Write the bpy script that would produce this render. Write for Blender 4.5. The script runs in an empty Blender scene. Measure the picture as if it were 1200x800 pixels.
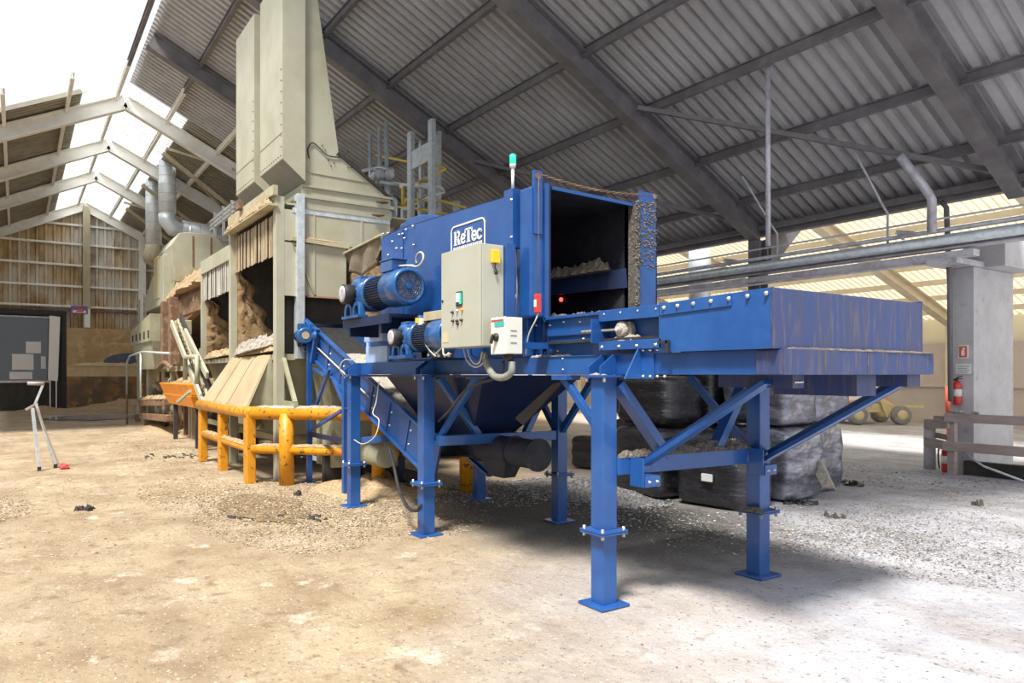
import bpy, bmesh, math, random
from mathutils import Vector, Matrix
random.seed(7)
C = bpy.context.scene.collection
# ------------------------------------------------------------------ camera and measuring
CH, FL, HOR = 1.75, 844.0, 438.0
TH = math.atan2(580.0, FL)
FX, FY = -math.cos(TH), math.sin(TH)       # forward
RX, RY = math.sin(TH), math.cos(TH)        # right
cam = bpy.data.cameras.new('camera'); co = bpy.data.objects.new('camera', cam); C.objects.link(co)
co.location = (0, 0, CH); co.rotation_euler = (math.pi/2, 0, math.atan2(-FX, FY))
cam.lens = 36*FL/1200; cam.sensor_width = 36; cam.shift_y = (HOR-400)/1200; cam.clip_start = .05; cam.clip_end = 300
bpy.context.scene.camera = co
def at(px, py, X=None, Y=None, Z=None):
    """world point seen at a pixel of the survey photo, on the plane X=, Y= or Z="""
    k = (px-600)/FL; v = (HOR-py)/FL
    dx, dy, dz = FX+RX*k, FY+RY*k, v
    if X is not None: t = X/dx
    elif Y is not None: t = Y/dy
    else: t = (Z-CH)/dz
    return Vector((dx*t, dy*t, CH+dz*t))
# ------------------------------------------------------------------ materials
MATS = {}
def mat(name, c1, c2=None, rough=.5, metal=0., scale=3., thr=(.4,.65), c3=None, s3=25., t3=(.6,.7), bump=0., bscale=40., stretch=(1,1,1), detail=6, spec=.5, coat=0, island=None, transl=0):
    m = bpy.data.materials.new(name); m.use_nodes = True; n = m.node_tree.nodes; l = m.node_tree.links
    b = n['Principled BSDF']; out = n['Material Output']
    b.inputs['Roughness'].default_value = rough; b.inputs['Metallic'].default_value = metal
    b.inputs['Specular IOR Level'].default_value = spec; b.inputs['Coat Weight'].default_value = coat
    tc = n.new('ShaderNodeTexCoord'); mp = n.new('ShaderNodeMapping'); l.new(tc.outputs['Object'], mp.inputs[0]); mp.inputs['Scale'].default_value = stretch
    col = None
    def noise(s, d=detail, mpn=mp):
        t = n.new('ShaderNodeTexNoise'); t.inputs['Scale'].default_value = s; t.inputs['Detail'].default_value = d; t.inputs['Roughness'].default_value = .65
        l.new(mpn.outputs[0], t.inputs['Vector']); return t.outputs['Fac']
    def ramp(fac, a, bb):
        r = n.new('ShaderNodeMapRange'); r.inputs[1].default_value = a; r.inputs[2].default_value = bb; l.new(fac, r.inputs[0]); return r.outputs[0]
    def mix(fac, a, bb):
        x = n.new('ShaderNodeMix'); x.data_type = 'RGBA'; l.new(fac, x.inputs[0])
        for i, v in ((6, a), (7, bb)):
            if isinstance(v, tuple): x.inputs[i].default_value = (*v, 1)
            else: l.new(v, x.inputs[i])
        return x.outputs[2]
    if island:
        g = n.new('ShaderNodeNewGeometry'); cr = n.new('ShaderNodeValToRGB'); l.new(g.outputs['Random Per Island'], cr.inputs[0])
        cr.color_ramp.interpolation = 'CONSTANT'; els = cr.color_ramp.elements
        while len(els) < len(island): els.new(.5)
        for i, c in enumerate(island): els[i].position = i/len(island); els[i].color = (*c, 1)
        col = cr.outputs[0]
    elif c2: col = mix(ramp(noise(scale), *thr), c1, c2)
    if c3: col = mix(ramp(noise(s3), *t3), col if col else c1, c3)
    if col: l.new(col, b.inputs['Base Color'])
    else: b.inputs['Base Color'].default_value = (*c1, 1)
    if bump:
        bp = n.new('ShaderNodeBump'); bp.inputs['Strength'].default_value = bump; bp.inputs['Distance'].default_value = .02
        l.new(noise(bscale), bp.inputs['Height']); l.new(bp.outputs[0], b.inputs['Normal'])
    if transl:
        t = n.new('ShaderNodeBsdfTranslucent'); x = n.new('ShaderNodeMixShader'); x.inputs[0].default_value = transl
        if col: l.new(col, t.inputs[0])
        else: t.inputs[0].default_value = (*c1, 1)
        l.new(b.outputs[0], x.inputs[1]); l.new(t.outputs[0], x.inputs[2]); l.new(x.outputs[0], out.inputs[0])
    MATS[name] = m; return m
def glow(name, c, s):
    m = bpy.data.materials.new(name); m.use_nodes = True; b = m.node_tree.nodes['Principled BSDF']
    b.inputs['Base Color'].default_value = (*c, 1); b.inputs['Emission Color'].default_value = (*c, 1); b.inputs['Emission Strength'].default_value = s
    return m
BLUE = mat('blue_paint', (.008,.060,.24), (.014,.085,.30), .38, scale=2.2, c3=(.05,.11,.28), s3=55, t3=(.66,.74), bump=.06, coat=.2)
BLUEL = mat('blue_frame_paint', (.012,.072,.27), (.02,.10,.33), .36, scale=3, c3=(.07,.14,.30), s3=60, t3=(.66,.76), bump=.05, coat=.25)
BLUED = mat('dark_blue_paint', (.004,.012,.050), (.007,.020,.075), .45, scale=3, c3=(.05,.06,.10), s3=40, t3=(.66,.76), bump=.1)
BLUEM = mat('motor_blue', (.014,.075,.24), (.024,.115,.32), .33, scale=8, c3=(.02,.03,.05), s3=30, t3=(.64,.72), bump=.08, coat=.3)
BLUEP = mat('pale_blue_bracket', (.30,.44,.70), (.40,.54,.80), .4, scale=6, bump=.05)
GRIMB = mat('grimy_blue_paint', (.022,.05,.18), (.045,.055,.13), .5, scale=2.5, thr=(.36,.62), c3=(.12,.10,.12), s3=9, t3=(.52,.72), bump=.2, bscale=60, stretch=(3,3,.35))
CREAM = mat('cream_paint', (.43,.42,.325), (.37,.35,.255), .55, scale=1.6, c3=(.36,.27,.15), s3=5, t3=(.66,.80), bump=.06)
CREAMD = mat('stained_cream', (.46,.42,.29), (.34,.27,.16), .65, scale=2.2, thr=(.42,.7), c3=(.30,.20,.10), s3=9, t3=(.60,.74), bump=.2, stretch=(1,1,.5))
UNDER = mat('plain_grey', (.23,.225,.20), (.19,.185,.16), .7, scale=3)
OLIVE = mat('olive_steel', (.36,.35,.24), (.28,.26,.17), .6, scale=2, c3=(.22,.15,.08), s3=7, t3=(.6,.75), bump=.1)
GALV = mat('galvanised_steel', (.48,.53,.57), (.62,.67,.70), .38, .35, scale=9, thr=(.4,.6), c3=(.36,.32,.26), s3=14, t3=(.66,.8), bump=.05)
DUCTM = mat('spiral_duct_steel', (.74,.80,.86), (.84,.88,.92), .35, .25, scale=4, bump=.04)
STEELW = mat('white_overlit_steel', (.85,.85,.82), (.74,.70,.60), .5, scale=2, thr=(.45,.75))
STEELD = mat('weathered_backlit_steel', (.145,.135,.145), (.21,.20,.205), .55, scale=2.5, c3=(.28,.22,.17), s3=6, t3=(.66,.8), bump=.08)
STEELP = mat('gantry_pipe_steel', (.60,.60,.66), (.42,.40,.44), .5, .2, scale=5, thr=(.45,.65), c3=(.24,.14,.08), s3=9, t3=(.66,.76))
RUST = mat('rusty_brown_steel', (.15,.080,.045), (.22,.13,.075), .8, scale=3, c3=(.34,.24,.14), s3=7, t3=(.52,.68), bump=.3)
ROOF = mat('grey_roof_sheet', (.58,.58,.60), (.48,.475,.49), .5, .25, scale=1.2)
ROOFT = mat('dusty_roof_sheet', (.36,.33,.26), (.26,.235,.19), .65, .1, scale=1.6, thr=(.4,.65))
WALLG = mat('stained_wall_sheet', (.62,.60,.55), (.50,.34,.15), .6, .1, scale=.45, thr=(.38,.58), c3=(.30,.20,.10), s3=.9, t3=(.50,.66), stretch=(1,1,.6))
CREAMROOF = mat('translucent_cream_sheet', (.90,.83,.66), (.86,.78,.60), .6, scale=1.2, transl=.42)
SKYL = mat('translucent_white_sheet', (.95,.96,.97), None, .5, transl=.8)
CONC = mat('concrete', (.56,.55,.58), (.46,.45,.47), .85, scale=1.8, c3=(.36,.34,.35), s3=5, t3=(.58,.75), bump=.2)
CONCF = mat('far_concrete', (.66,.57,.50), (.58,.50,.45), .9, scale=.7)
DUSTW = mat('dust_coated_board', (.50,.36,.19), (.40,.26,.12), .9, scale=1.2, c3=(.58,.45,.27), s3=3, t3=(.5,.7), bump=.3)
BRNW = mat('rust_stained_concrete', (.28,.145,.06), (.12,.085,.055), .85, scale=1.1, thr=(.42,.6), c3=(.42,.22,.08), s3=2, t3=(.55,.7), bump=.2)
PALEC = mat('pale_concrete_ledge', (.60,.48,.30), (.48,.36,.20), .9, scale=2, bump=.2)
DUST = mat('wood_dust', (.40,.28,.16), (.27,.175,.09), .95, scale=9, c3=(.54,.43,.28), s3=28, t3=(.5,.65), bump=.9, bscale=18)
DUSTG = mat('grey_fibre_dust', (.42,.38,.32), (.26,.23,.20), .95, scale=14, c3=(.60,.55,.47), s3=40, t3=(.52,.65), bump=1., bscale=30)
DUSTK = mat('dark_fibre_dust', (.09,.08,.075), (.16,.14,.12), .95, scale=14, c3=(.30,.26,.21), s3=40, t3=(.56,.68), bump=1., bscale=30)
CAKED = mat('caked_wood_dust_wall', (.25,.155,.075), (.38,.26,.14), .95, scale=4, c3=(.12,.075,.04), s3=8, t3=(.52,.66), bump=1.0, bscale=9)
DARKIN = mat('dark_dusty_shaded_steel', (.035,.032,.03), (.06,.05,.045), .9, scale=4, bump=.3)
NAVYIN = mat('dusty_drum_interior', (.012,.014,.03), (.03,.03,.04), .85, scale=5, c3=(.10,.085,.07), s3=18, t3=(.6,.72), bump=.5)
YEL = mat('yellow_safety_paint', (.66,.29,.008), (.56,.22,.006), .45, scale=4, c3=(.09,.06,.03), s3=13, t3=(.58,.63), bump=.1)
YELR = mat('yellow_handrail', (.82,.60,.10), None, .45)
ORNG = mat('orange_paint', (.85,.30,.01), (.72,.22,.01), .45, scale=2, c3=(.35,.16,.04), s3=9, t3=(.66,.78))
CAB = mat('cabinet_grey', (.44,.445,.37), (.40,.40,.33), .42, scale=2)
BOXW = mat('switch_box_white', (.70,.70,.64), None, .4)
BLACK = mat('black_rubber', (.018,.018,.02), (.035,.034,.033), .55, scale=12, bump=.15)
HOSEG = mat('grey_hose', (.20,.21,.19), (.27,.27,.24), .5, scale=20)
CABLE = mat('pale_cable', (.55,.52,.42), None, .5)
BALE = mat('black_stretch_wrap', (.012,.012,.016), (.03,.03,.038), .22, scale=5, bump=.9, bscale=7, stretch=(1,1,3), spec=.8, c3=(.10,.10,.105), s3=24, t3=(.62,.74))
BALES = mat('shiny_lit_stretch_wrap', (.16,.16,.20), (.42,.43,.50), .2, .65, scale=2.2, thr=(.40,.60), bump=1., bscale=4.5, stretch=(1,1,2.2), spec=.9)  # the black wrap again, with highlights painted in as paler tones
WHITE = mat('white_paint', (.80,.80,.78), None, .5)
PREFL = mat('pane_reflection_white', (.70,.70,.70), None, .6)
RED = mat('red_paint', (.62,.035,.025), None, .35, coat=.3)
REDF = mat('red_sign', (.70,.12,.07), None, .5)
SILV = mat('bright_bolt_steel', (.62,.62,.60), None, .3, .8)
WOOD = mat('weathered_timber', (.42,.34,.32), (.32,.25,.24), .85, scale=3, c3=(.40,.34,.31), s3=12, t3=(.55,.7), bump=.3, stretch=(1,1,4))
TYRE = mat('hazed_tyre_rubber', (.30,.29,.27), (.22,.21,.20), .9, scale=8)
HAZY = mat('hazed_yellow_paint', (.72,.60,.30), (.62,.50,.28), .6, scale=3)  # loader paint and tyres lightened to put haze into the colour
HAZO = mat('hazed_orange_paint', (.78,.36,.18), None, .6)
GREEN = glow('green_lamp', (.02,.75,.30), 1.2)
SCRN = glow('screen_glow', (.75,.95,.88), 1.4)
REDL = glow('red_indicator', (.9,.08,.06), 2.)
TEAL = mat('teal_label', (.05,.42,.40), None, .5)
YLAB = mat('yellow_plastic', (.85,.52,.02), None, .35)
NAVYP = mat('navy_stain_paint', (.075,.09,.17), (.11,.12,.19), .8, scale=2)
MAUVE = mat('purple_sign', (.22,.10,.34), None, .5)
GLASS = mat('dark_window_glass', (.02,.022,.025), None, .12, spec=.8)
CLOTH = mat('dirty_canvas', (.16,.13,.085), (.24,.20,.135), .9, scale=4, c3=(.36,.30,.20), s3=14, t3=(.6,.7), bump=.4)
CHIP = mat('wood_chip', (.5,.4,.3), rough=.9, island=[(.50,.38,.22),(.30,.20,.11),(.66,.56,.40),(.14,.10,.07),(.42,.33,.22),(.07,.06,.05),(.58,.45,.27),(.22,.17,.12)])
CHIPG = mat('grey_chip', (.5,.4,.3), rough=.9, island=[(.20,.19,.19),(.40,.38,.38),(.10,.10,.10),(.62,.60,.62),(.28,.25,.23),(.07,.07,.08),(.46,.42,.37),(.16,.15,.14)])
SHRED = mat('shredded_plastic', (.5,.4,.3), rough=.6, island=[(.12,.11,.11),(.32,.30,.30),(.05,.05,.06),(.50,.49,.50),(.20,.18,.17),(.07,.10,.16),(.40,.38,.35),(.60,.58,.58)])
# ------------------------------------------------------------------ mesh builder
OFF = {}
class MB:
    def __init__(s): s.bm = bmesh.new()
    def poly(s, pts):
        vs = [s.bm.verts.new(p) for p in pts]
        return s.bm.faces.new(vs)
    def hexa(s, a, b):
        """a and b: matching point loops, joined to a closed prism"""
        n = len(a); A = [s.bm.verts.new(p) for p in a]; B = [s.bm.verts.new(p) for p in b]
        s.bm.faces.new(A[::-1]); s.bm.faces.new(B)
        for i in range(n): s.bm.faces.new((A[i], A[(i+1) % n], B[(i+1) % n], B[i]))
        return s
    def bx(s, x0, x1, y0, y1, z0, z1):
        return s.hexa([(x0,y0,z0),(x1,y0,z0),(x1,y1,z0),(x0,y1,z0)], [(x0,y0,z1),(x1,y0,z1),(x1,y1,z1),(x0,y1,z1)])
    def prism(s, pts, vec):
        v = Vector(vec); return s.hexa([Vector(p) for p in pts], [Vector(p)+v for p in pts])
    def bar(s, p, q, w, h, up=(0,0,1), shift=0):
        """rectangular bar from p to q; w across, h along up"""
        p, q = Vector(p), Vector(q); d = (q-p).normalized(); u = Vector(up); a = d.cross(u)
        if a.length < 1e-4: a = d.cross(Vector((1,0,0)))
        a.normalize(); u = a.cross(d).normalized()
        r = [a*(-w/2)+u*(-h/2), a*(w/2)+u*(-h/2), a*(w/2)+u*(h/2), a*(-w/2)+u*(h/2)]
        return s.hexa([p+k for k in r], [q+k for k in r])
    def ibar(s, p, q, w, h, t=.012, up=(0,0,1)):
        """I section"""
        p, q = Vector(p), Vector(q); d = (q-p).normalized(); a = d.cross(Vector(up)).normalized(); u = a.cross(d).normalized()
        for c, ww, hh in ((h/2-t/2, w, t), (-h/2+t/2, w, t), (0, t, h-2*t)):
            r = [a*(-ww/2)+u*(c-hh/2), a*(ww/2)+u*(c-hh/2), a*(ww/2)+u*(c+hh/2), a*(-ww/2)+u*(c+hh/2)]
            s.hexa([p+k for k in r], [q+k for k in r])
        return s
    def cyl(s, p, q, r0, r1=None, n=16, cap=True):
        r1 = r0 if r1 is None else r1; p, q = Vector(p), Vector(q); d = (q-p).normalized()
        a = d.cross(Vector((0,0,1)) if abs(d.z) < .9 else Vector((1,0,0))).normalized(); b = d.cross(a)
        R = [a*math.cos(2*math.pi*i/n)+b*math.sin(2*math.pi*i/n) for i in range(n)]
        A = [s.bm.verts.new(p+k*r0) for k in R]; B = [s.bm.verts.new(q+k*r1) for k in R]
        for i in range(n):
            f = s.bm.faces.new((A[i], A[(i+1) % n], B[(i+1) % n], B[i])); f.smooth = True
        if cap: s.bm.faces.new(A[::-1]); s.bm.faces.new(B)
        return s
    def tube(s, pts, r, n=10):
        """smooth tube along a polyline"""
        pts = [Vector(p) for p in pts]; rings = []; prev = None
        for i, p in enumerate(pts):
            d = (pts[min(i+1, len(pts)-1)]-pts[max(i-1, 0)]).normalized()
            if prev is None: a = d.cross(Vector((0,0,1)) if abs(d.z) < .9 else Vector((1,0,0))).normalized()
            else: a = (prev-d*prev.dot(d)).normalized()
            prev = a; b = d.cross(a)
            rings.append([s.bm.verts.new(p+a*r*math.cos(2*math.pi*k/n)+b*r*math.sin(2*math.pi*k/n)) for k in range(n)])
        for A, B in zip(rings, rings[1:]):
            for k in range(n):
                f = s.bm.faces.new((A[k], A[(k+1) % n], B[(k+1) % n], B[k])); f.smooth = True
        s.bm.faces.new(rings[0][::-1]); s.bm.faces.new(rings[-1]); return s
    def lathe(s, p, axis, prof, n=24):
        """prof: list of (distance along axis, radius)"""
        p = Vector(p); d = Vector(axis).normalized(); a = d.cross(Vector((0,0,1)) if abs(d.z) < .9 else Vector((1,0,0))).normalized(); b = d.cross(a)
        rings = [[s.bm.verts.new(p+d*t+(a*math.cos(2*math.pi*k/n)+b*math.sin(2*math.pi*k/n))*max(r, .0005)) for k in range(n)] for t, r in prof]
        for A, B in zip(rings, rings[1:]):
            for k in range(n):
                f = s.bm.faces.new((A[k], A[(k+1) % n], B[(k+1) % n], B[k])); f.smooth = True
        s.bm.faces.new(rings[0][::-1]); s.bm.faces.new(rings[-1]); return s
    def blob(s, c, r, sub=2, amp=.2, seed=0):
        rs = random.Random(seed*13+5)
        v = bmesh.ops.create_icosphere(s.bm, subdivisions=sub, radius=1)['verts']
        c = Vector(c)
        for x in v:
            k = 1+rs.uniform(-amp, amp); x.co = c+Vector((x.co.x*r[0]*k, x.co.y*r[1]*k, x.co.z*r[2]*k))
            for f in x.link_faces: f.smooth = True
        return s
    def build(s, name, m, parent=None, bevel=0, origin=None, seg=2):
        bmesh.ops.recalc_face_normals(s.bm, faces=s.bm.faces)
        if parent is not None: o = Vector(OFF[parent.name])
        elif origin is not None: o = Vector(origin)
        else:
            xs = [v.co for v in s.bm.verts]
            o = Vector(((min(v.x for v in xs)+max(v.x for v in xs))/2, (min(v.y for v in xs)+max(v.y for v in xs))/2, min(v.z for v in xs)))
        for v in s.bm.verts: v.co -= o
        me = bpy.data.meshes.new(name); s.bm.to_mesh(me); s.bm.free(); me.materials.append(m)
        ob = bpy.data.objects.new(name, me); C.objects.link(ob)
        if parent is not None: ob.parent = parent
        else: ob.location = o
        OFF[ob.name] = o
        if bevel:
            b = ob.modifiers.new('bevel', 'BEVEL'); b.width = bevel; b.segments = seg; b.limit_method = 'ANGLE'
        return ob
def empty(name, loc):
    o = bpy.data.objects.new(name, None); C.objects.link(o); o.location = loc; o.empty_display_size = .1; OFF[o.name] = Vector(loc); return o
def tag(o, label=None, cat=None, group=None, kind=None):
    for k, v in (('label', label), ('category', cat), ('group', group), ('kind', kind)):
        if v: o[k] = v
    return o
def thing(name, loc, label, cat, group=None): return tag(empty(name, loc), label, cat, group)
def struct(mb, name, m, parent=None):
    o = mb.build(name, m, parent)
    if parent is None: o['kind'] = 'structure'
    return o
def copy_tree(o, parent=None):
    c = o.copy(); C.objects.link(c); OFF[c.name] = Vector(OFF[o.name])
    if parent: c.parent = parent
    for ch in list(o.children): copy_tree(ch, c)
    return c
def bolt(parent, p, axis, r=.012, m=None, name='bolt'):
    p = Vector(p); a = Vector(axis).normalized(); r *= .75
    return MB().lathe(p-a*.004, a, [(0,r*1.35),(.008,r*1.35),(.0081,r),(.014+r*.3,r*.95),(.016+r*.5,r*.5)], 8).build(name, m or SILV, parent)
def lerp(a, b, t): return a+(b-a)*t
def vl(a, b, t): return Vector(a)+(Vector(b)-Vector(a))*t
def bez(p, n=12):
    """Catmull-Rom through points"""
    p = [Vector(q) for q in p]; p = [p[0]*2-p[1]]+p+[p[-1]*2-p[-2]]; out = []
    for i in range(1, len(p)-2):
        for k in range(n):
            t = k/n; a, b, c, d = p[i-1:i+3]
            out.append(.5*((2*b)+(-a+c)*t+(2*a-5*b+4*c-d)*t*t+(-a+3*b-3*c+d)*t*t*t))
    return out+[p[-2]]
def heap(name, m, pts, label=None, cat=None, parent=None, kind=None, h=.06, seed=1, n=14, res=.07):
    """dust resting along a line: pts = [(x,y,z,width)]; a ridge with a rough crest"""
    rs = random.Random(seed); mb = MB(); rows = []
    P = []
    for a, b in zip(pts, pts[1:]):
        k = max(2, int((Vector(b[:3])-Vector(a[:3])).length/res))
        for i in range(k): P.append([lerp(a[j], b[j], i/k) for j in range(4)])
    P.append(list(pts[-1]))
    for i, p in enumerate(P):
        q = P[min(i+1, len(P)-1)]; o = P[max(i-1, 0)]; d = Vector((q[0]-o[0], q[1]-o[1], 0)).normalized(); s_ = Vector((-d.y, d.x, 0))
        e = min(1, min(i, len(P)-1-i)/3+.15); row = []
        for k in range(9):
            t = k/8*2-1; hh = h*e*(1-t*t)*rs.uniform(.5, 1.25)
            row.append(mb.bm.verts.new(Vector(p[:3])+s_*t*p[3]/2*rs.uniform(.8, 1.15)+d*rs.uniform(-.3, .3)*res+Vector((0, 0, hh))))
        rows.append(row)
    for A, B in zip(rows, rows[1:]):
        for k in range(8): mb.bm.faces.new((A[k], A[k+1], B[k+1], B[k]))
    for r_ in (rows,):
        mb.bm.faces.new([r_[i][0] for i in range(len(r_))]+[r_[i][8] for i in reversed(range(len(r_)))])
    for r_ in (rows[0], rows[-1]): mb.bm.faces.new(r_)
    o = mb.build(name, m, parent)
    return tag(o, label, cat, kind=kind)
def scatter(name, m, spots, label, cat, seed=3):
    """spots: (cx, cy, rx, ry, n, size); small flat chips lying on the floor, one uncountable mass"""
    rs = random.Random(seed); mb = MB()
    for cx, cy, rx, ry, n, sz in spots:
        for _ in range(n):
            a = rs.uniform(0, 2*math.pi); r = rs.random()**.6; x = cx+rx*r*math.cos(a); y = cy+ry*r*math.sin(a)
            s_ = sz*rs.uniform(.4, 1.5); th = rs.uniform(0, 6.28); z = fz(x, y)+rs.uniform(0, .010)
            d = Vector((math.cos(th), math.sin(th), rs.uniform(-.25, .25)))*s_; e = Vector((-math.sin(th), math.cos(th), rs.uniform(-.3, .3)))*s_*rs.uniform(.25, .7); u = Vector((0, 0, s_*rs.uniform(.12, .35)))
            p = Vector((x, y, z+.002+abs(d.z)+abs(e.z)))
            A = [mb.bm.verts.new(q) for q in (p-d-e, p+d-e*.6, p+d*.8+e, p-d*.7+e)]; t = mb.bm.verts.new(p+u)
            for i in range(4): mb.bm.faces.new((A[i], A[(i+1) % 4], t))
            mb.bm.faces.new(A[::-1])
    return tag(mb.build(name, m), label, cat, kind='stuff')
def smooth_noise(x, y):
    return (math.sin(x*1.3+y*.7)*math.cos(y*1.1-x*.4)+.5*math.sin(x*3.1-y*2.3)+.35*math.cos(y*4.7+x*2.9))/1.85
def fz(x, y):
    k = 1 if not (-9.6 < x < -2 and 3 < y < 6) else .5
    return .014*k*smooth_noise(x, y)
# ================================================================== THE BUILDING
RID, EAVE, ZR, ZE = 2.75, 13.6, 10.4, 5.05
SL = (ZR-ZE)/(EAVE-RID)
def rz(y): return ZR-SL*abs(y-RID)
XW = -42.0
# floor
def make_floor():
    m = bpy.data.materials.new('dusty_yard_floor'); m.use_nodes = True; n = m.node_tree.nodes; l = m.node_tree.links; b = n['Principled BSDF']
    b.inputs['Roughness'].default_value = .88
    g = n.new('ShaderNodeNewGeometry'); sp = n.new('ShaderNodeSeparateXYZ'); l.new(g.outputs['Position'], sp.inputs[0])
    def noi(s, d=8, r=.65):
        t = n.new('ShaderNodeTexNoise'); t.inputs['Scale'].default_value = s; t.inputs['Detail'].default_value = d; t.inputs['Roughness'].default_value = r; l.new(g.outputs['Position'], t.inputs['Vector']); return t.outputs['Fac']
    def mr(f, a, bb):
        r = n.new('ShaderNodeMapRange'); r.inputs[1].default_value = a; r.inputs[2].default_value = bb; l.new(f, r.inputs[0]); return r.outputs[0]
    def mx(f, a, bb):
        x = n.new('ShaderNodeMix'); x.data_type = 'RGBA'; l.new(f, x.inputs[0])
        for i, v in ((6, a), (7, bb)):
            if isinstance(v, tuple): x.inputs[i].default_value = (*v, 1)
            else: l.new(v, x.inputs[i])
        return x.outputs[2]
    def math_(op, a, bb):
        x = n.new('ShaderNodeMath'); x.operation = op
        for i, v in enumerate((a, bb)):
            if isinstance(v, (int, float)): x.inputs[i].default_value = v
            else: l.new(v, x.inputs[i])
        return x.outputs[0]
    tan = mx(mr(noi(.9), .38, .62), (.42,.335,.225), (.28,.20,.12))
    tan = mx(mr(noi(5.), .54, .68), tan, (.21,.145,.085))
    tan = mx(mr(noi(2.1), .60, .70), tan, (.56,.50,.40))
    gry = mx(mr(noi(1.1), .4, .62), (.50,.50,.55), (.34,.335,.37))
    gry = mx(mr(noi(6.), .56, .68), gry, (.26,.25,.27))
    # wood dust covers the floor towards the bins, bare concrete towards the far bay
    k = math_('ADD', math_('MULTIPLY', sp.outputs[0], .35), math_('MULTIPLY', sp.outputs[1], .42))
    k = math_('ADD', k, math_('MULTIPLY', noi(.5), 1.6))
    col = mx(mr(k, .1, 1.9), tan, gry)
    # tyre tracks: long soft streaks pressed into the dust
    mp = n.new('ShaderNodeMapping'); l.new(g.outputs['Position'], mp.inputs[0]); mp.inputs['Rotation'].default_value = (0, 0, math.radians(12)); mp.inputs['Scale'].default_value = (.25, 1.7, 1)
    tn = n.new('ShaderNodeTexNoise'); tn.inputs['Scale'].default_value = 1.5; tn.inputs['Detail'].default_value = 5; l.new(mp.outputs[0], tn.inputs['Vector'])
    col = mx(math_('MULTIPLY', mr(tn.outputs['Fac'], .50, .68), .32), col, (.20,.14,.09))
    # darker irregular ellipse on the floor under the machine
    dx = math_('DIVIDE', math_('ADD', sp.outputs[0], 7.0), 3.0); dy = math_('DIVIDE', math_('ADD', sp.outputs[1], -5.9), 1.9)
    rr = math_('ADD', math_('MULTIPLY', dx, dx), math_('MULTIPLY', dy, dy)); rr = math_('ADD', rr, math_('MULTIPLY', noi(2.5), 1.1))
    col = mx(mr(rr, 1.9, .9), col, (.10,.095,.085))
    col = mx(mr(noi(26., 3), .60, .68), col, (.14,.11,.085))
    col = mx(mr(noi(40., 3), .63, .70), col, (.74,.66,.54))
    l.new(col, b.inputs['Base Color'])
    bp = n.new('ShaderNodeBump'); bp.inputs['Strength'].default_value = .8; bp.inputs['Distance'].default_value = .03; l.new(noi(14.), bp.inputs['Height']); l.new(bp.outputs[0], b.inputs['Normal'])
    return m
mb = MB(); NX, NY = 130, 110; X0, X1, Y0, Y1 = -60, 14, -14, 34
vs = [[mb.bm.verts.new((lerp(X0, X1, i/NX), lerp(Y0, Y1, j/NY), fz(lerp(X0, X1, i/NX), lerp(Y0, Y1, j/NY)))) for j in range(NY+1)] for i in range(NX+1)]
for i in range(NX):
    for j in range(NY): mb.bm.faces.new((vs[i][j], vs[i+1][j], vs[i+1][j+1], vs[i][j+1])).smooth = True
struct(mb, 'floor', make_floor())
# corrugated sheet between (x0..x1) hung from a profile line in Y/Z
def corr(x0, x1, pa, pb, pitch=.24, h=.12, th=.004):
    mb = MB(); n = int((x1-x0)/pitch); u = Vector((0, pa[1]-pb[1], pb[0]-pa[0]))
    nrm = Vector((0, -(pb[1]-pa[1]), pb[0]-pa[0])).normalized()
    if nrm.z < 0: nrm = -nrm
    A, B = [], []
    for i in range(n+1):
        x = x0+i*pitch
        for dx, k in ((0, 0), (.46, 0), (.52, 1), (.94, 1)):
            if x+dx*pitch > x1+.001: break
            o = nrm*h*k
            A.append(mb.bm.verts.new(Vector((x+dx*pitch, pa[0], pa[1]))+o)); B.append(mb.bm.verts.new(Vector((x+dx*pitch, pb[0], pb[1]))+o))
    for i in range(len(A)-1): mb.bm.faces.new((A[i], A[i+1], B[i+1], B[i]))
    return mb
YC = -1.6
struct(corr(-24, -1.5, (RID, ZR), (EAVE+.2, rz(EAVE+.2))), 'ceiling', ROOF)
struct(corr(-42, -24, (RID+1.6, rz(RID+1.6)), (EAVE+.2, rz(EAVE+.2))), 'ceiling', ROOFT)
struct(corr(-42, -24, (RID+.02, rz(RID)), (RID+1.6, rz(RID+1.6))), 'ceiling', SKYL)
struct(corr(-42, -24, (RID-.02, rz(RID)), (RID-1.2, rz(RID-1.2))), 'ceiling', SKYL)
struct(corr(-42, -24, (RID-1.2, rz(RID-1.2)), (-4.5, rz(-4.5))), 'ceiling', ROOFT)
# rafters (I beams), one frame every 5 m; each with a column
for i, x in enumerate(range(-42, 1, 5)):
    x = float(x)-0 if x > -42 else -41.7
    xx = -42+5*i+2 if i else -41.7
    g = 'roof frames'
    y0 = YC if xx > -24 else -4.5
    m_ = STEELW if xx < -22 else STEELD  # same steel: far frames whitened for overexposure, near ones darkened for backlight
    dz = -.30
    r = MB().ibar((xx, RID, ZR+dz), (xx, EAVE-.1, rz(EAVE-.1)+dz), .26, .42, .03)
    if xx < -20: r.ibar((xx, RID, ZR+dz), (xx, y0, rz(y0)+dz), .26, .42, .03)
    struct(r, 'trim_%d' % (i+1), m_)
    c = MB().ibar((xx, EAVE-.15, 0), (xx, EAVE-.15, ZE-.35), .3, .3, .03, up=(0,1,0)) if xx not in (-5,) else None
    if c and xx < -7: struct(c, 'trim_%d' % (i+20), m_)
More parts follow.
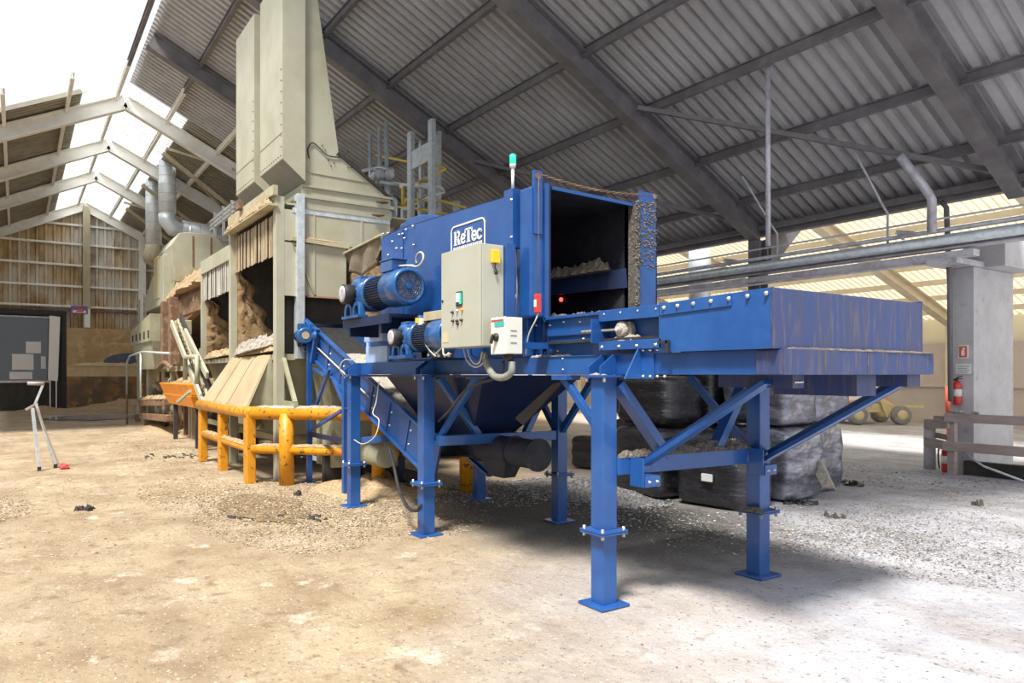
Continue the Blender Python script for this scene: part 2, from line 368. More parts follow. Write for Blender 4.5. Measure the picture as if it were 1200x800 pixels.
# purlins along X
k = 40
for y in [YC+.1, -.3, 1.2, 2.5, 3.9, 5.4, 6.9, 8.4, 9.9, 11.4, 12.7]:
    z = rz(y)-.09
    struct(MB().ibar((-42, y, z), (-22, y, z), .09, .17, .012), 'trim_%d' % k, STEELW); k += 1
    if y > 2: struct(MB().ibar((-22, y, z), (-1.6, y, z), .09, .17, .012), 'trim_%d' % k, STEELD); k += 1  # purlins likewise split into an overlit and a backlit tone
# deep eave beam + valley gutter
struct(MB().bx(-42, -1.5, EAVE-.05, EAVE+.12, ZE-.26, ZE-.02).bx(-42, -1.5, EAVE-.22, EAVE-.05, ZE-.16, ZE-.06), 'trim_90', STEELD)
struct(MB().bx(-42, -1.5, EAVE+.12, EAVE+.7, ZE-.12, ZE-.05), 'trim_91', STEELD)
# diagonal wind braces in the roof
for j, (a, b) in enumerate((((-10,13.1),(-15,9.2)),((-5,13.2),(-9.8,9.6)),((-15,13.1),(-19.9,9.2)),((-22,8.8),(-26.8,4.2)),((-27,4.2),(-31.8,8.8)),((-32,7.5),(-36.8,4.)))):
    p = Vector((a[0], a[1], rz(a[1])-.28)); q = Vector((b[0], b[1], rz(b[1])-.28))
    struct(MB().bar(p, q, .08, .08), 'trim_%d' % (92+j), STEELD if a[0] > -20 else CREAMD)
# knee braces of the trusses at the gable end
for j, x in enumerate((-37, -32, -27)):
    struct(MB().bar((x, 4.1, rz(4.1)-.45), (x, 7.4, rz(7.4)-1.15), .12, .12).bar((x, 7.4, rz(7.4)-1.15), (x, 11.4, rz(11.4)-.4), .12, .12), 'trim_%d' % (100+j), CREAMD)
# far bay beyond the valley (cream translucent sheets)
R2Y, R2Z, F2Y, F2Z = 17.2, 6.9, 27.3, 3.75
S2 = (R2Z-F2Z)/(F2Y-R2Y)
struct(corr(-36, 4, (R2Y, R2Z), (F2Y, F2Z), .22, .05), 'ceiling', CREAMROOF)
FARST = mat('cream_far_steel', (.74,.66,.50), (.66,.56,.40), .6, scale=2)
for j, y in enumerate((18.1, 19.3, 20.5, 21.7, 22.9, 24.1, 25.3, 26.5)):
    z = R2Z-S2*(y-R2Y)-.10
    struct(MB().bx(-36, 4, y-.04, y+.04, z-.07, z+.09), 'trim_%d' % (110+j), FARST)
for j, x in enumerate((-32, -27, -22, -17, -12, -7, -2)):
    struct(MB().ibar((x, R2Y, R2Z-.34), (x, F2Y-.3, F2Z-.25), .3, .36, .03).bx(x-.15, x+.15, F2Y-.6, F2Y-.3, 0, F2Z-.2), 'trim_%d' % (120+j), FARST)
# far wall: concrete below, lighter sheet above
struct(MB().bx(-36, 4, 27.3, 27.6, 0, 2.85), 'wall_back', CONCF)
struct(MB().bx(-36, 4, 27.32, 27.5, 2.85, 3.8), 'wall_back', CREAMROOF)
struct(MB().bx(-36, 4, 27.2, 27.3, 1.28, 1.36), 'trim_130', CONCF)
# -- gable wall of vertical corrugated sheet, cut to the gable line
def gable(y0, y1, z0, pitch=.36, h=.14):
    mb = MB(); n = int((y1-y0)/pitch); A, B = [], []
    for i in range(n+1):
        for d, k in ((0, 0), (.5, 0), (.62, 1), (.88, 1)):
            y = y0+(i+d)*pitch
            if y > y1: break
            A.append(mb.bm.verts.new((XW+k*h, y, z0))); B.append(mb.bm.verts.new((XW+k*h, y, rz(y)-.05)))
    for i in range(len(A)-1): mb.bm.faces.new((A[i], A[i+1], B[i+1], B[i]))
    return mb
struct(gable(-4.5, 13.6, 3.8), 'wall_left', WALLG)
for j, z in enumerate((3.75, 4.9, 5.1, 6.1, 7.15, 8.2, 9.15)):
    struct(MB().bx(XW+.05, XW+.22, -4.4, min(13.4, RID+(ZR-z)/SL), z-.05, z+.05), 'trim_%d' % (140+j), STEELW if z != 4.9 else RUST)
for j, (y, zt) in enumerate(((2.85, ZR-.3), (5.35, rz(5.35)-.3), (8.5, rz(8.5)-.3), (-1, rz(-1)-.3))):
    struct(MB().ibar((XW+.35, y, 3.6 if y < 6 else 0), (XW+.35, y, zt), .32, .26, .03, up=(1,0,0)), 'trim_%d' % (150+j), CREAMD if j == 0 else STEELW)
# push wall of the gable end
struct(MB().bx(XW+.1, XW+.5, 2.0, 9.5, 2.15, 4.02), 'wall_left', DUSTW)
struct(MB().bx(XW+.1, XW+.6, 2.0, 9.5, 1.62, 2.15), 'wall_left', PALEC)
struct(MB().bx(XW+.1, XW+.8, 2.0, 9.5, 0, 1.62), 'wall_left', BRNW)
# board fixed high on the push wall and the navy paint patch
mb = MB(); pts = []
for i in range(13):
    a = math.pi*i/12; pts.append((XW+.505, 4.85-1.3*math.cos(a), 2.2+.62*math.sin(a)**.8 if 0 < i < 12 else 2.2))
mb.prism(pts, (.02, 0, 0)); tag(mb.build('paint_patch', NAVYP), 'dark blue rounded paint patch on the dusty board of the far push wall', 'paint patch')
tag(MB().bx(XW+.5, XW+.53, 3.8, 6.6, 3.25, 3.31).build('wall_batten', PALEC), 'thin pale batten above the blue patch on the far push wall', 'batten')
tag(MB().bx(XW+.5, XW+.6, 2.75, 3.0, 4.05, 5.0).build('wall_downpipe', STEELW), 'short white pipe on the gable wall under the purple sign', 'pipe')
struct(MB().bx(-42, 9, -7.3, -7.1, 0, 5.5), 'wall_added_unseen', CONC)  # unseen wall behind the camera, added to cut ambient light
# door in the gable
y0, y1 = -3.9, 1.9
d = MB().bx(XW+.1, XW+.3, y0, y1, 0, 4.6); struct(d, 'door_1', DARKIN)
d1 = bpy.data.objects['door_1']
MB().bx(XW+.3, XW+.5, y0, y1+.1, 4.6, 4.8).bx(XW+.3, XW+.5, y1-.1, y1+.1, 0, 4.58).build('door_frame', BLACK, d1)
MB().bx(XW+.3, XW+.36, y0, 1.25, 1.45, 4.45).build('door_window', GLASS, d1)
MB().bx(XW+.36, XW+.42, y0, 1.3, 1.33, 1.44).bx(XW+.37, XW+.42, y0, 1.3, 4.46, 4.53).build('window_rail', STEELP, d1)
for a, b, c, e in ((.35,.95,2.75,3.3),(-.2,.65,1.95,2.7),(-.3,.6,1.5,1.85),(.95,1.15,2.0,2.6)):
    MB().bx(XW+.36, XW+.38, a, b, c, e).build('notice', PREFL, d1)  # pale panels stand in for reflections in the window pane
tag(MB().prism([(XW+.9,1.22,1.45),(XW+.9,1.62,1.4),(XW+.9,1.72,4.5),(XW+.9,1.28,4.55)], (.06,0,0)).bx(XW+.97, XW+1.02, 1.28, 1.33, 0, 1.6).bx(XW+.97, XW+1.02, 1.53, 1.58, 0, 1.6).build('white_board', WHITE, bevel=.01),
    'tall white board standing at the right edge of the black doorway', 'board')
t = thing('safety_sign', at(93, 363, X=XW+.6), 'small purple and white sign with red marks on the gable wall post', 'sign')
p = at(93, 363, X=XW+.62)
MB().bx(p.x-.02, p.x+.01, p.y-.36, p.y+.36, p.z-.19, p.z+.19).build('sign_board', MAUVE, t)
MB().bx(p.x+.01, p.x+.02, p.y-.28, p.y+.28, p.z-.15, p.z-.02).build('white_field', WHITE, t)
MB().prism([(p.x+.02,p.y-.18,p.z-.12),(p.x+.02,p.y+.2,p.z-.12),(p.x+.02,p.y+.16,p.z+.02),(p.x+.02,p.y+.02,p.z+.08),(p.x+.02,p.y-.08,p.z-.02)], (.01,0,0)).build('red_mark', REDF, t)
# -- crane gantry / pipes along the valley
zz = lambda py, px, Y: at(px, py, Y=Y).z
GY = 13.15
g1 = thing('crane_gantry', (-14, GY, 3.2), 'long horizontal grey steel gantry beam carried by the concrete pillar', 'gantry beam')
MB().ibar((-34, GY+.02, 4.0), (-3.2, GY+.02, 4.0), .20, .24, .03).build('runway_beam', STEELP, g1)
MB().bx(-34, -5.5, GY-.1, GY+.12, 3.72, 3.83).build('lower_beam', STEELP, g1)
tag(MB().tube([(-34, GY-.20, 4.02), (-3.2, GY-.20, 4.02)], .09, 14).build('ventilation_pipe', GALV), 'thick grey pipe running on top of the gantry beam', 'pipe', 'pipes along the gantry')
tag(MB().tube([(-34, GY-.14, 4.20), (-3.2, GY-.14, 4.20)], .04, 10).build('water_pipe', STEELP), 'thin grey pipe above the thick pipe on the gantry', 'pipe')
tag(MB().tube([(-34, GY-.15, 4.40), (-3.2, GY-.15, 4.40)], .018, 8).build('conduit', STEELP), 'slim top conduit strung just below the eave on drop rods', 'conduit')
tag(MB().tube([(-34, GY+.0, 3.68), (-6.2, GY+.0, 3.68)], .022, 8).build('lower_conduit', STEELP), 'thin lowest conduit under the gantry beam ending at the pillar', 'conduit')
for j, (x, lab) in enumerate(((-13.7, 'leftmost'), (-9.2, 'middle'), (-6.9, 'rightmost'))):
    yy = GY-.15; zt = rz(yy-1.0)-.12
    tag(MB().tube([(x, yy, 4.1), (x, yy, 4.66), (x-.02, yy-.12, 4.78), (x-.1, yy-1.0, zt)], .022, 8).build('sprinkler_drop_pipe', STEELP),
        '%s of the thin bent sprinkler pipes rising from the gantry to the roof' % lab, 'sprinkler pipe', 'sprinkler pipes over the gantry')
for j, (px, lab) in enumerate(((855, 'left'), (1058, 'right'))):
    p = at(px, 305-(px-855)*.15, Y=GY-.3); x = p.x
    r_ = thing('floodlight', (x, GY-.3, 4.11), '%s one of the two small floodlights standing on the gantry pipes' % lab, 'floodlight', 'floodlights on the gantry')
    MB().bx(x-.02, x+.02, GY-.32, GY-.28, 4.11, 4.24).build('bracket', STEELP, r_)
    MB().prism([(x-.06,GY-.45,4.2),(x+.24,GY-.45,4.16),(x+.24,GY-.42,4.21),(x-.06,GY-.42,4.28)], (0,.14,0)).build('lamp_head', STEELP, r_, bevel=.01)
# hanger rod and post at the column by the big rafter
tag(MB().cyl(at(900, 288, Y=10), Vector((at(900, 288, Y=10).x, 10, rz(10)-.02)), .04, n=12).build('drain_pipe', STEELP),
    'vertical steel pipe hanging beside the foot of the wide rafter', 'pipe')
tag(MB().tube([at(1054, 182, Y=12.1), at(1088, 226, Y=12.6), at(1092, 234, Y=12.7), at(1092, 273, Y=12.7)], .075, 12).build('rain_downpipe', STEELP, bevel=0),
    'thick bent grey downpipe between the eave and the gantry at the right', 'downpipe')
# arched haunch struts of the valley (dark curved plates at the column heads)
for j, x in enumerate((-10.0, -15.0)):
    mb = MB(); pts = [(x, 13.8, 4.9), (x, 16.6, 6.3), (x, 16.6, 6.1)]+[(x, 13.8+2.8*(1-t), 5.9-1.9*t**1.6) for t in (.2,.4,.6,.8,1)]
    struct(MB().prism(pts, (.08, 0, 0)), 'trim_%d' % (160+j), STEELD)
# ventilation stack seen in the gap
p = at(820, 296, Y=16.5); tag(MB().cyl((p.x, 16.5, 3.9), (p.x, 16.5, 6.4), .32, n=20).build('vent_stack', DUCTM), 'fat bright vertical duct behind the gantry left of the wide rafter', 'duct')
# ------------------------------------------------------------------ concrete pillar
PY = 13.75
pa = at(1113.5, 400, Y=PY).x; pb = at(1141, 400, Y=PY).x
struct(MB().bx(pa, pb, PY, PY+1.6, 0, 3.62).bx(pa+.06, pb+.35, PY+.35, PY+1.7, 3.63, 4.2), 'wall_right', CONC)
tag(MB().bx(pa-.06, pb+.05, PY-.75, PY+.3, 3.625, 3.72).build('bearing_plate', STEELP), 'steel bearing plate between the concrete pillar top and the gantry', 'plate')
tag(MB().tube([at(1103, 236, Y=PY-.2), at(1109, 243, Y=PY-.2), at(1113, 330, Y=PY-.2), at(1114, 470, Y=PY-.2)], .045, 10).build('pillar_downpipe', STEELD), 'dark vertical downpipe on the left edge of the concrete pillar', 'downpipe')
a = at(1123, 420, Y=PY-.01); b = at(1135, 404, Y=PY-.01)
t = thing('fire_extinguisher_sign', a, 'red and white fire extinguisher sign on the concrete pillar', 'sign')
MB().bx(a.x, b.x, PY-.02, PY-.002, a.z, b.z).build('sign_plate', WHITE, t)
MB().bx(a.x+.02, b.x-.02, PY-.026, PY-.02, a.z+.02, b.z-.02).build('red_field', REDF, t)
cx = (a.x+b.x)/2; w = (b.x-a.x)
MB().bx(cx-w*.16, cx+w*.16, PY-.032, PY-.026, a.z+.05, b.z-.09).bx(cx-w*.06, cx+w*.2, PY-.032, PY-.026, b.z-.085, b.z-.05).build('extinguisher_symbol', WHITE, t, bevel=.004)
a = at(1120, 438, Y=PY-.01); b = at(1138, 426, Y=PY-.01)
t = thing('instruction_notice', a, 'white paper notice with grey lines below the red pillar sign', 'notice')
MB().bx(a.x, b.x, PY-.015, PY-.002, a.z, b.z).build('sheet', WHITE, t)
for i in range(4): MB().bx(a.x+.03, b.x-.03-.03*(i % 2), PY-.018, PY-.015, b.z-.05-i*.035, b.z-.04-i*.035).build('text_line', UNDER, t)
def extinguisher(x, y, z, label, h=.42, r=.075):
    t = thing('fire_extinguisher', (x, y, z), label, 'fire extinguisher')
    MB().lathe((x,y,z), (0,0,1), [(0,r*.9),(.02,r),(h-.08,r),(h-.03,r*.75),(h,r*.3)], 20).build('cylinder', RED, t)
    MB().cyl((x,y,z+h), (x,y,z+h+.05), .018, n=10).bar((x-.01,y,z+h+.05), (x+.10,y-.02,z+h+.09), .02, .012).bar((x-.01,y,z+h+.04), (x+.09,y-.02,z+h+.04), .02, .012).build('valve_handle', BLACK, t)
    MB().lathe((x,y,z+h*.35), (0,0,1), [(0,r*1.01),(h*.3,r*1.01)], 20).build('label', WHITE, t)
    MB().tube(bez([(x-.01,y,z+h+.03),(x-r-.04,y-.01,z+h-.02),(x-r-.05,y-.02,z+h*.5),(x-r-.03,y-.02,z+.05)]), .014, 8).build('hose', BLACK, t)
    return t
p = at(1121.5, 474, Y=PY-.077); extinguisher(p.x, PY-.076, p.z, 'red fire extinguisher hanging on the concrete pillar below the notices')
# timber guard in front of the pillar
t = thing('timber_guard_rail', (-6.2, 13.3, 0), 'weathered timber guard rail around the foot of the concrete pillar', 'guard rail')
q = at(1117, 556, Z=0); gx, gy = q.x, q.y
MB().bx(gx-.07, gx+.05, gy-.07, gy+.06, 0, 1.05).build('post', WOOD, t, bevel=.008)
p = at(1089.5, 549, Z=0); MB().cyl((p.x, p.y, 0), (p.x, p.y, .86), .10, n=18).build('steel_post', CONC, t)
MB().bx(gx+1.5, gx+1.62, gy-.07, gy+.06, 0, 1.05).build('post', WOOD, t, bevel=.008)
MB().bx(gx-.09, gx+1.75, gy-.14, gy-.07, .92, 1.07).build('rail', WOOD, t, bevel=.006)
MB().bx(gx-.12, gx+1.75, gy-.14, gy-.07, .42, .58).build('rail', WOOD, t, bevel=.006)
MB().bar((gx-.03, gy-.1, .88), (p.x-.02, p.y-.13, .84), .05, .16).build('rail', WOOD, t, bevel=.006)
MB().bar((gx-.05, gy-.1, .50), (p.x-.02, p.y-.14, .52), .05, .16).build('rail', WOOD, t, bevel=.006)
MB().bar((gx-.0, gy+.06, .96), (p.x+.02, p.y+.14, .93), .05, .10).build('rail', WOOD, t, bevel=.006)
MB().bar((gx-.0, gy+.06, .62), (p.x+.02, p.y+.14, .62), .05, .10).build('rail', WOOD, t, bevel=.006)
p = at(1108.5, 553, Z=0.0); extinguisher(p.x, p.y, 0.005, 'red and white striped fire extinguisher standing on the floor behind the timber guard', .44, .07)
p = at(1120, 487, Y=gy-.1); tag(MB().blob((p.x+.02, gy-.08, 1.10), (.14,.05,.035), seed=4).blob((p.x+.3, gy-.08, 1.09), (.06,.04,.025), seed=5).build('work_glove', DUSTG), 'grey rag lying on the top rail of the timber guard', 'rag')
tag(MB().bx(gx+.1, gx+1.7, gy+.15, gy+.3, .0, .24).build('kerb_block', DARKIN), 'dark low block at the foot of the concrete pillar', 'block')
tag(MB().tube([(gx+.15,gy-.02,.42),(gx+.5,gy-.05,.2),(gx+1.1,gy-.1,.03)], .02, 8).build('loose_pipe', GALV), 'bent grey pipe leaning behind the timber rail', 'pipe')
# red pipe left of pillar
p = at(1111, 452, Y=17.0); tag(MB().cyl((p.x, 17, .9), (p.x, 17, p.z), .06, n=10).cyl((p.x,17,0),(p.x,17,.9),.04,n=10).build('hydrant_post', REDF), 'slim red post standing behind the left edge of the pillar', 'post')
# ------------------------------------------------------------------ wheel loader, its colours paled to paint in the haze
base = at(1006, 496, Z=0); LX, LY = base.x+.3, base.y-.6
t = thing('wheel_loader', (LX, LY, 0), 'haze-paled yellow and orange wheel loader parked in the bright far bay', 'loader')
fx, fy = RX, RY   # lies roughly across the view
def L(u, w, z): return Vector((LX+u*RX-w*FX*-1, LY+u*RY+w*FY, z))
for u in (0, 1.5):
    for w in (0, 1.4):
        c = L(u, w, .33); wh = MB().lathe(c-Vector((FX,FY,0))*.0, (FX, FY, 0), [(-.14,.2),(-.15,.30),(-.10,.33),(.10,.33),(.15,.30),(.14,.2)], 24).build('wheel', TYRE, t)
        MB().lathe(c, (FX,FY,0), [(-.16,.05),(-.155,.17),(-.10,.19),(.1,.17)], 18).build('hub', HAZY, wh)
MB().hexa([L(-.7,.2,.40),L(1.1,.2,.40),L(1.1,1.3,.40),L(-.7,1.3,.40)], [L(-.7,.2,.8),L(1.0,.2,.75),L(1.0,1.3,.75),L(-.7,1.3,.8)]).build('chassis', HAZY, t, bevel=.04)
MB().hexa([L(-.3,.25,.8),L(.9,.25,.78),L(.9,1.2,.78),L(-.3,1.2,.8)], [L(-.2,.3,1.5),L(.85,.3,1.5),L(.85,1.15,1.5),L(-.2,1.15,1.5)]).build('cab', WHITE, t, bevel=.03)
for u in (-.35, .35, 1.15):
    MB().bar(L(u,.2,.6), L(u,.2,1.62), .08, .08).build('cab_post', HAZO, t)
MB().bar(L(-.38,.2,1.62), L(1.19,.2,1.62), .08, .08).bar(L(-.35,.2,.80), L(1.15,.2,.80), .08, .08).build('roof_bar', HAZO, t)
for k in range(5): MB().tube(bez([L(.5,.2,.85),L(.8+.1*k,.15,.95-.06*k),L(1.0+.08*k,.1,.5),L(1.1+.1*k,.1,.25+.03*k)]), .045, 8).build('linkage', HAZY, t)
MB().bar(L(.6,.2,.62), L(2.4,.2,.62), .06, .09).build('fork', HAZY, t)
exec_after = []
FINM = mat('finned_motor_blue', (.012,.025,.06), (.02,.05,.14), .5, scale=20, c3=(.20,.17,.13), s3=30, t3=(.56,.66))
BLACKN = mat('grimy_navy_tube', (.012,.016,.035), (.03,.03,.04), .7, scale=5, c3=(.09,.08,.07), s3=14, t3=(.6,.72), bump=.3)
DUSTM = mat('brown_fibre_dust', (.20,.165,.13), (.10,.085,.07), .95, scale=14, c3=(.34,.29,.23), s3=40, t3=(.56,.68), bump=1., bscale=30)
# ================================================================== THE BLUE MACHINE
YN, YF = 3.60, 5.40          # outer faces of the leg rows
M = thing('screening_machine', (-5.8, 4.5, 0), 'big blue steel screening machine with a raised drum housing and feed trough on six legs', 'machine')
# ---- main frame beams
BZ0, BZ1 = 1.745, 1.895
fr = MB().bx(-9.12, -2.60, YN+.14, YN+.155, BZ0, BZ1).bx(-9.12, -2.60, YN+.155, YN+.24, BZ0, BZ0+.015).bx(-9.12, -2.60, YN+.155, YN+.24, BZ1-.015, BZ1)
fr.build('frame_beam', BLUEL, M, bevel=.003)
MB().bx(-9.12, -2.60, YF-.2, YF-.05, BZ0, BZ1).build('frame_beam', BLUEL, M, bevel=.003)
for x in (-9.05, -7.0, -5.4, -4.1):
    MB().bx(x-.05, x+.05, YN+.24, YF-.2, BZ0, BZ1).build('cross_beam', BLUEL, M)
MB().bx(-9.0, -5.75, YN+.08, YN+.14, BZ0-.03, BZ0-.003).build('lower_channel', BLUED, M)
def leg(x0, x1, y0, y1, z1=1.735, flange=True, plate=True, lz=.56):
    L_ = MB().bx(x0, x1, y0, y1, .02, z1).bx(x0-.07, x1+.07, y0-.07, y1+.07, .0, .022).build('leg', BLUEL, M, bevel=.006)
    if flange:
        MB().bx(x0-.06, x1+.06, y0-.06, y1+.06, lz-.014, lz).bx(x0-.06, x1+.06, y0-.06, y1+.06, lz+.004, lz+.018).build('flange', BLUEL, L_, bevel=.002)
        for sx in (x0-.035, x1+.035):
            for sy in (y0-.035, y1+.035): MB().cyl((sx, sy, lz-.04), (sx, sy, lz+.04), .013, n=8).build('flange_bolt', SILV, L_)
    if plate:
        MB().bx(x0-.05, x1+.05, y0-.04, y1+.05, z1-.012, z1+.008).build('top_plate', BLUEL, L_, bevel=.002)
        for sx in (x0-.03, x1+.03): MB().cyl((sx, y0-.015, z1-.045), (sx, y0-.015, z1-.0), .012, n=8).build('plate_bolt', SILV, L_)
    return L_
near = [(-9.10,-8.97), (-7.06,-6.92), (-4.18,-4.04)]
for a, b in near: leg(a, b, YN, YN+.14)
rear = [(-8.60,-8.47), (-6.80,-6.67), (-4.02,-3.88)]
for a, b in rear: leg(a, b, YF-.16, YF-.02, plate=False)
# gussets over the near leg heads
for a, b in near:
    for gx_ in (a+.0, b-.01):
        MB().prism([(gx_,YN+.14,BZ1),(gx_,YN+.10,BZ1),(gx_,YN-.03,BZ1-.09),(gx_,YN-.03,BZ0),(gx_,YN+.14,BZ0)], (.012,0,0)).build('gusset', BLUEL, M, bevel=.002)
# bolted splice bracket right of the front leg
sx = at(751, 430, Y=YN+.13).x
MB().prism([(sx,YN+.14,BZ1+.05),(sx,YN+.10,BZ1+.05),(sx,YN-.04,BZ0-.03),(sx,YN+.14,BZ0-.03)], (.012,0,0)).bx(sx, sx+.13, YN+.125, YN+.14, BZ0-.03, BZ1+.05).bx(sx+.12, sx+.27, YN+.125, YN+.14, BZ1-.0, BZ1+.05).build('splice_bracket', BLUEL, M, bevel=.002)
for dx in (.03, .10, .17, .24): bolt(M, (sx+dx, YN+.125, BZ1+.027), (0,-1,0), .011)
for dx in (.03, .10, .17, .24): bolt(M, (sx+dx, YN+.125, BZ0-.012), (0,-1,0), .010)
for px, py in ((660,420),(660,433)): bolt(M, at(px, py, Y=YN+.14), (0,-1,0), .007)
# ties
def tie(p, q, w=.10, h=.11, name='tie_beam', m=BLUEL): return MB().bar(p, q, w, h).build(name, m, M, bevel=.004)
tie((-6.86, YN+.14, 1.03), (-6.74, YF-.16, 1.03))
tie((-4.07, YN+.14, 1.05), (-3.97, YF-.16, 1.05), .10, .13)
tie((-9.03, YN+.14, .86), (-8.54, YF-.16, .98), .08, .09)
tie((-8.97, YN+.09, .82), (-7.06, YN+.09, .82), .05, .07) if False else None
# knee braces
def brace(p, q, w=.07, h=.07, m=BLUEL, name='brace'): return MB().bar(p, q, w, h).build(name, m, M, bevel=.003)
brace((-6.94, YN+.20, 1.04), (-6.15, YN+.20, 1.72), .05, .06)
MB().bx(-6.24, -6.06, YN+.12, YN+.25, 1.70, 1.735).build('brace_plate', BLUEL, M, bevel=.003)
brace((-4.16, YN+.17, 1.20), (-4.72, YN+.17, 1.72), .05, .06)
MB().bx(-4.80, -4.60, YN+.10, YN+.25, 1.70, 1.74).build('brace_plate', BLUEL, M, bevel=.003)
brace((-6.86, YN+.16, 1.72), (-6.84, 4.24, 1.07), .09, .07)
brace((-6.76, YF-.2, 1.70), (-6.79, 4.86, 1.07), .09, .07)
brace((-4.07, YN+.16, 1.68), (-4.04, 4.26, 1.10), .12, .07)
brace((-3.99, YF-.2, 1.70), (-4.01, 4.80, 1.10), .10, .07)
brace((-6.68, YF-.09, 1.08), (-6.10, YF-.09, 1.72), .06, .07)
brace((-6.80, YF-.09, 1.08), (-7.35, YF-.09, 1.72), .06, .07)
brace((-4.02, YF-.09, 1.08), (-4.72, YF-.09, 1.72), .05, .06)
# cantilever braces under the trough, with angle-section ledge and feet
MB().bar((-3.97, 3.97, 1.06), (-2.88, 3.97, 1.70), .09, .035).bar((-3.97, 4.01, 1.09), (-2.88, 4.01, 1.73), .012, .08).build('trough_brace', BLUEL, M, bevel=.003)
MB().bar((-3.86, 5.30, 1.02), (-2.70, 5.36, 1.70), .09, .035).bar((-3.86, 5.34, 1.05), (-2.70, 5.40, 1.73), .012, .09).build('trough_brace', BLUEL, M, bevel=.003)
for y in (3.95, 5.24):
    MB().bx(-4.02+.1*(y>5), -3.86+.1*(y>5), y-.09, y+.07, .90, .985).bx(-4.01+.1*(y>5), -3.87+.1*(y>5), y-.105, y-.092, .90, 1.12).build('brace_foot', BLUEL, M, bevel=.003)
    for s_ in (-.05, .03): bolt(M, (-3.86+.1*(y>5), y+s_, .94), (1,0,0), .012)
# hanging support blocks under the trough end
MB().bx(-3.3, -2.72, 4.0, 4.12, 1.66, 1.745).build('support_channel', GRIMB, M)
MB().bx(-3.3, -2.66, 4.62, 4.86, 1.60, 1.745).build('support_channel', GRIMB, M)
MB().bx(-3.3, -2.62, 5.2, 5.38, 1.66, 1.745).build('support_channel', GRIMB, M)
for k in range(3): bolt(M, (-2.72+.0, 4.03+.03*k, 1.70), (1,0,0), .010)
# ---- feed trough
T = MB().bx(-4.9, -2.60, YN+.13, YF+.12, BZ1-.002, BZ1+.004).build('feed_trough', BLUEL, M)
ZT = 2.255
# near side wall: plain plate at the tail, slimmer one with the take-up window in front
xs = at(774, 400, Y=3.68).x
MB().prism([(xs,3.68,1.90),(-2.63,3.68,1.90),(-2.63,3.68,ZT+.01),(xs,3.68,2.235)], (0,.012,0)).build('side_plate', BLUEL, T, bevel=.002)
MB().prism([(xs-.0,3.668,2.155),(-2.93,3.668,2.175),(-2.93,3.668,2.255),(xs,3.668,2.235)], (0,.012,0)).build('bolted_strip', BLUEL, T, bevel=.002)
for k in range(7):
    x = at((778, 794, 812.5, 833, 854, 876, 898)[k], 360, Y=3.668).x; bolt(T, (x, 3.668, 2.205+.004*k), (0,-1,0), .014)
MB().bx(-5.0, xs-.02, 3.80, 3.812, 1.90, 2.235).build('side_plate', BLUEL, T, bevel=.002)
# take-up window: recessed frame with bearing
xa, xb = at(705, 380, Y=3.72).x, xs-.005
MB().bx(xa, xb, 3.702, 3.80, 2.165, 2.225).bx(xa, xb, 3.69, 3.70, 2.15, 2.235).build('window_upper_angle', BLUEL, T, bevel=.002)
MB().bx(xa, xb, 3.701, 3.80, 1.985, 1.995).bx(xa, xb, 3.69, 3.70, 1.93, 1.998).build('window_lower_angle', BLUEL, T, bevel=.002)
MB().bx(xa-.012, xa+.0, 3.62, 3.80, 1.985, 2.17).build('window_stop_plate', BLUEL, T, bevel=.002)
MB().bx(xb-.02, xb+.0, 3.69, 3.80, 1.90, 2.25).build('window_end_plate', BLUEL, T, bevel=.002)
for k in range(4): bolt(T, (lerp(xa+.06, xb-.05, k/3), 3.70, 2.205), (0,-1,0), .012)
for k in range(4): bolt(T, (lerp(xa+.04, xb-.05, k/3), 3.69, 1.955), (0,-1,0), .012)
bc = at(733, 380, Y=3.76)
br = MB().prism([(bc.x-.075,3.74,2.03),(bc.x+.075,3.74,2.03),(bc.x+.085,3.74,2.07),(bc.x+.06,3.74,2.14),(bc.x-.06,3.74,2.14),(bc.x-.085,3.74,2.07)], (0,.05,0)).lathe((bc.x,3.745,2.085), (0,-1,0), [(0,.065),(.03,.062),(.045,.05),(.045,.03),(.06,.028)], 20).build('take_up_bearing', DUSTG, T, bevel=.006)
MB().cyl((bc.x,3.70,2.085), (bc.x,3.665,2.085), .016, n=14).build('shaft_end', STEELP, br)
MB().cyl((at(682, 384, Y=3.73).x, 3.73, 2.085), (bc.x-.07, 3.73, 2.085), .012, n=8).build('take_up_screw', DUSTG, T)
heap('packed_dust', DUSTG, [(bc.x-.12,3.74,1.998,.07),(bc.x+.12,3.74,1.998,.09),(bc.x+.2,3.74,1.998,.05)], parent=T, h=.04, seed=4, res=.02)
for px, py in ((629,381),(645,381),(661,377),(680,377),(700,375),(684,389),(699,388),(684,397),(699,397),(654,411)):
    p = at(px, py, Y=3.80); bolt(T, (p.x, 3.80, p.z), (0,-1,0), .010)
MB().bx(-4.97, at(698, 400, Y=3.79).x, 3.785, 3.80, 2.065, 2.075).build('weld_strip', BLUED, T)
MB().bx(-5.0, xa-.02, 3.76, 3.81, 2.215, 2.24).build('top_edge', BLUEL, T, bevel=.002)
# drive chain end hook
MB().bar((xs, 3.66, 1.97), (xs+.09, 3.66, 1.97), .02, .02).bar((xs+.085, 3.66, 1.98), (xs+.085, 3.66, 1.895), .02, .025).build('edge_angle', BLACK, T)
